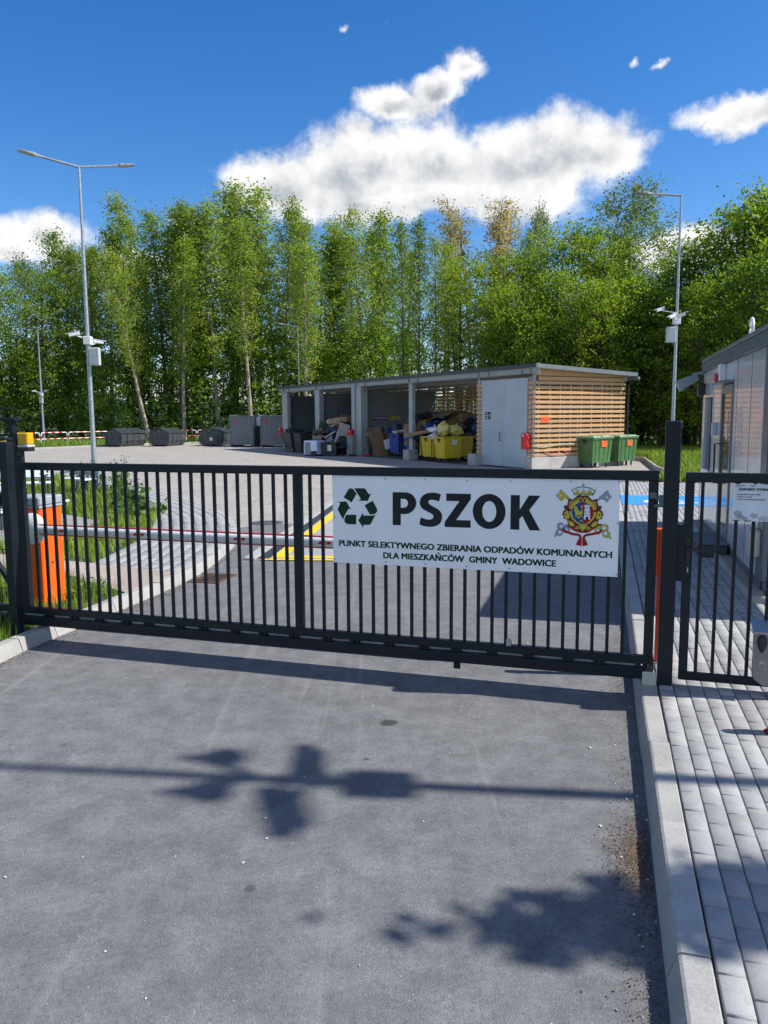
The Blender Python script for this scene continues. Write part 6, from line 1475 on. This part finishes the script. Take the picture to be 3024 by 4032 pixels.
# ------------------------------------------------------------------ trees
LF_MAPLE2 = leaf_mat('beech_leaf', (.10, .21, .022), (.16, .28, .03), (.24, .34, .05))
def tree_proto(kind, seed, H):
    g = np.random.default_rng(seed); rn = random.Random(seed)
    tb = MB(); C = []
    P = dict(aspen=dict(r=.155, c0=.30, W=2.3, up=1.25, nb=40, nl=5600, ls=.088, cl=.30, tw=5), maple=dict(r=.20, c0=.16, W=3.1, up=.55, nb=46, nl=7600, ls=.090, cl=.33, tw=6),
             birch=dict(r=.17, c0=.25, W=2.7, up=.5, nb=56, nl=17000, ls=.068, cl=.28, tw=6), brown=dict(r=.12, c0=.35, W=1.5, up=1.7, nb=26, nl=2600, ls=.07, cl=.20, tw=5),
             beech=dict(r=.09, c0=.05, W=2.7, up=.18, nb=34, nl=4200, ls=.095, cl=.36, tw=5))[kind]
    P['W'] *= rn.uniform(.85, 1.25); P['c0'] *= rn.uniform(.8, 1.25); P['up'] *= rn.uniform(.75, 1.2)
    lean = (rn.uniform(-.05, .05), rn.uniform(-.05, .05)); ph = rn.uniform(0, 6)
    def tr(f): return Vector((lean[0] * H * f + .18 * math.sin(3.1 * f + ph), lean[1] * H * f + .18 * math.cos(2.6 * f + ph), H * f))
    n = 9; tb.tube([tr(k / n) for k in range(n + 1)], [P['r'] * (1.12 if k == 0 else 1) * (1 - .93 * (k / n)) + .008 for k in range(n + 1)], 7, False)
    if kind in ('maple', 'beech') and rn.random() < .8:
        for _ in range(2):
            a = rn.uniform(0, 6.28); s = tr(.1); e = tr(.72) + Vector((math.cos(a), math.sin(a), 0)) * P['W'] * .55
            tb.tube([s, s * .55 + e * .45 + Vector((math.cos(a), math.sin(a), 0)) * .3, e], [P['r'] * .6, P['r'] * .4, .015], 5, False)
    for k in range(P['nb']):
        f = P['c0'] + (1 - P['c0']) * ((k + rn.random()) / P['nb']) ** .92; u = (f - P['c0']) / (1 - P['c0'])
        prof = {'aspen': (.35 + 1.1 * u - 1.35 * u ** 2.2), 'maple': math.sqrt(max(.02, 1 - (1.7 * u - .75) ** 2)), 'birch': (.62 + .80 * u - 1.10 * u ** 3), 'brown': (.75 - .55 * u), 'beech': (1 - .75 * u)}[kind]
        L = max(.35, P['W'] * prof * rn.uniform(.65, 1.15)); a = k * 2.4 + rn.uniform(-.5, .5)
        s = tr(f * (1 - .04)); hd = Vector((math.cos(a), math.sin(a), 0)); upk = P['up'] * rn.uniform(.7, 1.3)
        e = s + hd * L + Vector((0, 0, L * upk)); m_ = s + hd * L * .5 + Vector((0, 0, L * upk * (.35 if kind != 'birch' else .65)))
        if kind == 'birch': e.z -= L * .35
        br = max(.012, P['r'] * .34 * (1 - f) + .012); tb.tube([s, m_, e], [br, br * .6, .006], 4, False)
        for q in range(P['tw']):
            w_ = (q + .6) / P['tw']; c = (s * (1 - w_) ** 2 + m_ * 2 * w_ * (1 - w_) + e * w_ * w_) if q else m_
            if w_ < .22: continue
            tw = Vector((rn.gauss(0, 1), rn.gauss(0, 1), rn.gauss(.25 if kind != 'birch' else -.9, .5))) * L * .20
            C.append((c + tw, 1.0)); 
            if rn.random() < .45: tb.tube([c, c + tw], [.008, .004], 3, False)
    cen = np.array([tuple(c) for c, _ in C]); pick = g.integers(0, len(cen), P['nl'])
    wgt = .55 + .9 * g.random(len(cen)); rad = P['cl'] * wgt[pick]
    off = g.normal(size=(P['nl'], 3)) * rad[:, None] * np.array([1, 1, .62 if kind in ('maple', 'beech') else .95])
    if kind == 'birch': off[:, 2] = off[:, 2] * 1.5 - .25
    pos = cen[pick] + off
    V, F = leaf_quads(pos, P['ls'] * (.55 + .75 * g.random(P['nl'])), g, .35 if kind in ('maple', 'beech') else .0, 1.0)
    tone = np.repeat(np.clip(g.random(len(cen))[pick] * .6 + g.random(P['nl']) * .5, 0, 1), 2)
    lm = dict(aspen=LF_ASPEN, maple=LF_MAPLE, birch=LF_BIRCH, brown=LF_BROWN, beech=LF_MAPLE2)[kind]
    bm = dict(aspen=BK_ASPEN, maple=BK_DARK, birch=BK_BIRCH, brown=BK_ASPEN, beech=BK_DARK)[kind]
    return tb.mesh('trunk', bm, 60), np_mesh('crown', V, F, lm, tone), H
PROTO = {}
for kind, Hs in (('aspen', (20, 21, 19, 20, 18, 20)), ('maple', (12, 13, 12, 11)), ('birch', (17, 16)), ('brown', (17, 16)), ('beech', (6, 7, 6.5))):
    PROTO[kind] = [tree_proto(kind, 40 + 7 * i + len(kind), h) for i, h in enumerate(Hs)]
def tree(kind, x, y, H, label, group=None, i=None, wide=1.0, bark=None):
    tm, cm, h0 = PROTO[kind][rnd.randrange(len(PROTO[kind])) if i is None else i]
    k = H / h0; t = thing({'aspen': 'aspen_tree', 'maple': 'maple_tree', 'birch': 'birch_tree', 'brown': 'poplar_tree', 'beech': 'young_beech'}[kind], label, 'tree', (x, y, -.05), rnd.uniform(0, 6.28), group)
    t.scale = (k * wide, k * wide, k)
    o = link('trunk', tm, t)
    if bark: o.material_slots[0].link = 'OBJECT'; o.material_slots[0].material = bark
    link('crown', cm, t); return t
def top_at(px, py, y):
    """height of a tree that stands y metres off and tops out at this row of the sketch (1659 px wide)"""
    d = (Vector(f_) + Vector(cx_) * ((px - 829.5) / 1694.6) - Vector(cu_) * ((py - 1106) / 1694.6)); return CH + d.z * y / d.y, d.x * y / d.y
GA_ = 'slender aspens in the tree belt behind the dumpsters'; GB_ = 'aspens in the tree belt rising behind the open bays'
D_ = 'aspen of the tree belt rising '
front = [(-10, 590, 74, 'maple', 'broad yellow green maple at the far end of the tree belt, outermost of it'), (38, 545, 78, 'birch', 'soft topped birch rising behind the roller arm at the far end of the tree belt'), (125, 515, 80, 'birch', 'soft topped birch rising between the thin distant lamp and the two armed lamp post'), (75, 585, 73, 'maple', 'broad yellow green maple right behind the thin distant lamp post'),
 (182, 520, 76, 'aspen', D_ + 'straight behind the two armed lamp post'), (232, 490, 75, 'aspen', D_ + 'below the outer lamp head of the two armed post'), (262, 470, 78, 'aspen', D_ + 'just past the lamp head, set back'), (287, 412, 74, 'aspen', 'pointed ' + D_ + 'above the first dumpster'), (335, 440, 76, 'aspen', D_ + 'above the gap between first and second dumpster'), (372, 428, 74, 'aspen', D_ + 'above the second dumpster'), (405, 455, 77, 'aspen', 'lower ' + D_ + 'just past the second dumpster'), (432, 452, 75, 'aspen', D_ + 'above the gap before the third dumpster'), (462, 430, 74, 'aspen', D_ + 'above the third dumpster'), (492, 398, 75, 'aspen', 'tall ' + D_ + 'above the edge of the first grey container'), (524, 378, 74, 'aspen', 'tallest ' + D_ + 'above the first grey container'), (560, 402, 76, 'aspen', 'tall ' + D_ + 'above the second grey container'),
 (606, 424, 73, 'aspen', D_ + 'at the end of the shed roof'), (642, 442, 76, 'aspen', D_ + 'over the outermost bay of the shed'), (672, 470, 74, 'aspen', 'lower ' + D_ + 'over the second column of the shed'), (705, 462, 77, 'aspen', D_ + 'over the second bay of the shed'), (760, 490, 78, 'aspen', 'low ' + D_ + 'over the middle column of the shed'), (788, 446, 72, 'aspen', 'full leafed ' + D_ + 'just past the middle column'), (830, 458, 74, 'aspen', 'full leafed ' + D_ + 'over the third bay of the shed')]
for (px, py, y, kd, lab) in front:
    h, x = top_at(px, py, y)
    if kd == 'aspen': tree(kd, x, y + rnd.uniform(-1.5, 1.5), h + rnd.uniform(-.4, .4), lab, GA_ if px < 600 else GB_, wide=rnd.uniform(1.15, 1.5))
    else: tree(kd, x, y, h, lab, None)
# second row fills the belt
for k in range(20):
    px = 112 + k * 40 + rnd.uniform(-14, 14); h, x = top_at(px, 475 + rnd.uniform(-25, 70), 80)
    tree('aspen', x, 80 + rnd.uniform(-2, 5), h * .97, 'aspen in the second row of the tree belt, deeper behind the railing', 'second row of aspens in the tree belt', wide=rnd.uniform(1.2, 1.6))
# thick trunks with pale bark
for (px, y, top, lab) in ((528, 69.5, 470, 'pale barked poplar with a thick bare trunk behind the grey containers'), (312, 68, 520, 'pale barked poplar leaning at the foot behind the first dumpster'), (385, 70, 500, 'pale barked poplar between the first and second dumpster'), (650, 66, 520, 'pale barked poplar with branching limbs above the shed roof end')):
    h, x = top_at(px, top, y); t = tree('aspen', x, y, h, lab, None, bark=BK_PALE); t.scale = (t.scale[0] * 1.25, t.scale[1] * 1.25, t.scale[2])
    if 'leaning' in lab: t.rotation_euler = (0, R(-9), 0)
# the mixed wood behind the shed and office
GM = 'yellow green maples behind the roof of the shed'; GO_ = 'dark leafed trees behind the container office'
right = [(870, 470, 58, 'aspen', 'aspen of the mixed wood straight above the thin shed column'), (905, 465, 56, 'aspen', 'aspen of the mixed wood just past the thin shed column'), (940, 505, 54, 'aspen', 'lower aspen of the mixed wood over the bay with the coloured bins'), (965, 520, 55, 'aspen', 'slim aspen below the first of the brownish poplars'), (1000, 560, 52, 'maple', 'bright maple above the slatted strip of the shed'), (1060, 560, 50, 'maple', 'bright maple above the far leaf of the steel door'), (1115, 545, 51, 'maple', 'bright maple above the near leaf of the steel door'), (1165, 490, 52, 'aspen', 'slim aspen above the roof corner of the shed'), (1200, 500, 50, 'maple', 'tall bright maple over the near end of the shed roof'), (1245, 500, 50, 'maple', 'tall bright maple over the middle of the slatted end wall'), (1290, 530, 48, 'maple', 'bright maple in front of the tall drooping birch'), (1310, 610, 44, 'maple', 'low sunlit maple at the rear edge of the shed roof'), (1085, 620, 47, 'maple', 'low maple close behind the shed roof over the door'), (1220, 580, 46, 'maple', 'low maple close behind the shed roof over the end wall')]
for (px, py, y, kd, lab) in right:
    h, x = top_at(px, py, y)
    tree(kd, x, y, h, lab, GB_ + ' near the thin column' if kd == 'aspen' else GM, wide=1.0 if kd == 'aspen' else .92)
for (px, py, lab) in ((985, 436, 'brownish sparsely leafed young poplar, first of three above the thin shed column'), (1042, 430, 'brownish sparsely leafed young poplar, middle of three above the wood'), (1095, 425, 'brownish sparsely leafed young poplar, last of three above the wood')):
    h, x = top_at(px, py, 57); tree('brown', x, 57, h, lab, None, wide=1.5)
    h, x = top_at(px - 22, py + 22, 60); tree('brown', x, 60, h, 'sparse brownish poplar behind the three tall ones', 'sparse brownish poplars behind', wide=1.4)
h, x = top_at(1150, 430, 56); tree('birch', x, 56, h, 'small windblown birch top between the brownish poplars and the tall birch', None, 0, .7)
h, x = top_at(1372, 362, 50); tree('birch', x, 50, h, 'tallest drooping birch beside the single arm lamp post', None, 1, 1.25)
h, x = top_at(1330, 470, 49); tree('birch', x, 49, h, 'shorter birch joined to the tallest one below its crown', None, 0, 1.0)
for (px, py, y, kd, lab) in [(1440, 620, 44, 'maple', 'dark tree right behind the cameras of the single arm lamp post'), (1480, 560, 46, 'maple', 'dark tree just past the single arm lamp post'), (1505, 520, 47, 'maple', 'dark tree above the far end of the office roof'), (1560, 512, 46, 'maple', 'rounded dark tree above the sloping office roof line'), (1600, 455, 45, 'maple', 'tall dark tree above the white roof ring of the office'), (1650, 418, 43, 'maple', 'tallest dark tree of the wood behind the office'), (1700, 430, 44, 'maple', 'tall dark tree mostly cut off by the edge of the view behind the office'), (1625, 560, 40, 'maple', 'lower dark tree close behind the office roof ring'), (1530, 600, 41, 'maple', 'lower dark tree close behind the far office corner'), (1760, 470, 40, 'maple', 'dark tree beyond the edge of the view behind the office'), (1400, 600, 47, 'maple', 'dark tree between the slatted shed wall and the lamp post'), (1350, 600, 46, 'maple', 'dark tree behind the rear corner of the slatted shed wall'), (1575, 640, 43, 'beech', 'small dark beech close behind the office roof')]:
    h, x = top_at(px, py, y); tt = tree(kd, x, y, h, lab, GO_, wide=.95)
    c_ = tt.children[1] if tt.children[1].name.startswith('crown') else tt.children[0]; c_.material_slots[0].link = 'OBJECT'; c_.material_slots[0].material = LF_DARK if rnd.random() < .65 else LF_MAPLE
# thin dark stems and a lying branch at the wood edge by the bank
for k in range(26):
    px = 1080 + k * 24 + rnd.uniform(-10, 10); y = rnd.uniform(44, 53); h, x = top_at(px, 660 + rnd.uniform(-60, 60), y)
    tree('beech' if k % 3 else 'maple', x, y, max(5.5, h), 'young dark understorey tree at the edge of the wood behind shed and office', 'understorey trees at the right hand wood edge'.replace('right hand ', 'shed side '), wide=.8)
for k in range(25):
    px = -20 + k * 37 + rnd.uniform(-10, 10); y = rnd.uniform(70.5, 80); h, x = top_at(px, 760 + rnd.uniform(-70, 50), y)
    tree('beech', x, y, max(5, h), 'young beech of the understorey beneath the aspens', 'understorey beeches beneath the aspens', wide=.95)
# the ragged undergrowth on the wood floor: one mass
g = np.random.default_rng(77)
def belt(n, x0, x1, y0, y1, hmax):
    return np.c_[g.random(n) * (x1 - x0) + x0, g.random(n) * (y1 - y0) + y0, (g.random(n) ** 1.7) * hmax]
pos = np.concatenate([belt(7000, -48, 4, 71, 90, 2.0), belt(6000, 12, 42, 45, 62, 2.4), belt(2500, -6, 14, 52, 66, 2.0)])
V, F = leaf_quads(pos, .11 * (.6 + g.random(len(pos))), g, .3, 1.0)
link('undergrowth', np_mesh('undergrowth', V, F, LF_DARK, np.repeat(g.random(len(pos)), 2)), kind='stuff')
# far wood and hills glimpsed between the trunks
hm = mat('far_hill', (.055, .095, .085), .9, 0, .1, .3, .02)
V, F = [], []
for j, (yy, h0) in enumerate(((420, 0), (470, 9), (560, 16), (700, 20), (760, 0))):
    for i in range(61):
        x = -600 + i * 20; V.append((x, yy, h0 * (.75 + .25 * math.sin(i * .31 + j) + .2 * math.sin(i * .83)) - 1))
for j in range(4):
    for i in range(60): F.append((j * 61 + i, j * 61 + i + 1, (j + 1) * 61 + i + 1, (j + 1) * 61 + i))
link('hills', np_mesh('hills', np.array(V, float), np.array(F), hm, smooth=True), kind='structure')
# tree beside the camera whose crown throws the dappled shade on the pavers
t = thing('roadside_tree', 'small roadside tree outside the frame that shades the near pavement', 'tree', (9.1, 2.29, 0))
b = MB(); b.tube([(0, 0, 0), (-.1, .02, 2.5), (0, 0, 5.2), (.1, 0, 7.2)], [.13, .11, .07, .02], 8)
C = []
for (ex, ey, ez) in ((-2.55, .04, 6.2), (-2.35, -.04, 6.12), (-2.2, .10, 6.2), (-1.9, -.05, 6.0), (-1.5, .18, 6.2), (-.9, -.16, 6.1), (-2.0, .14, 6.1), (-1.6, -.10, 6.1), (-1.2, .04, 6.3), (-.9, .16, 6.3), (-.6, .0, 6.3), (-.4, .16, 6.5), (.6, -.1, 6.4), (1.0, .2, 6.2), (.3, .0, 6.6), (-1.3, .1, 5.8), (1.0, -.15, 6.0)):
    b.tube([(0, 0, 4.2), (ex * .5, ey * .5, (4.2 + ez) / 2 + .2), (ex, ey, ez)], [.05, .03, .01], 5, False)
    for q in range(5): f = .55 + .45 * q / 4; C.append((ex * f, ey * f, 4.2 + (ez - 4.2) * f))
b.build('trunk', BK_DARK, t); C = np.array(C); g = np.random.default_rng(5); pk = g.integers(0, len(C), 5000)
pos = C[pk] + g.normal(size=(5000, 3)) * np.array([.22, .085, .22])
V, F = leaf_quads(pos, .085 * (.6 + .8 * g.random(5000)), g, .4, 1.0); link('crown', np_mesh('crown', V, F, LF_MAPLE, np.repeat(g.random(5000), 2)), t)
bpy.context.view_layer.update()
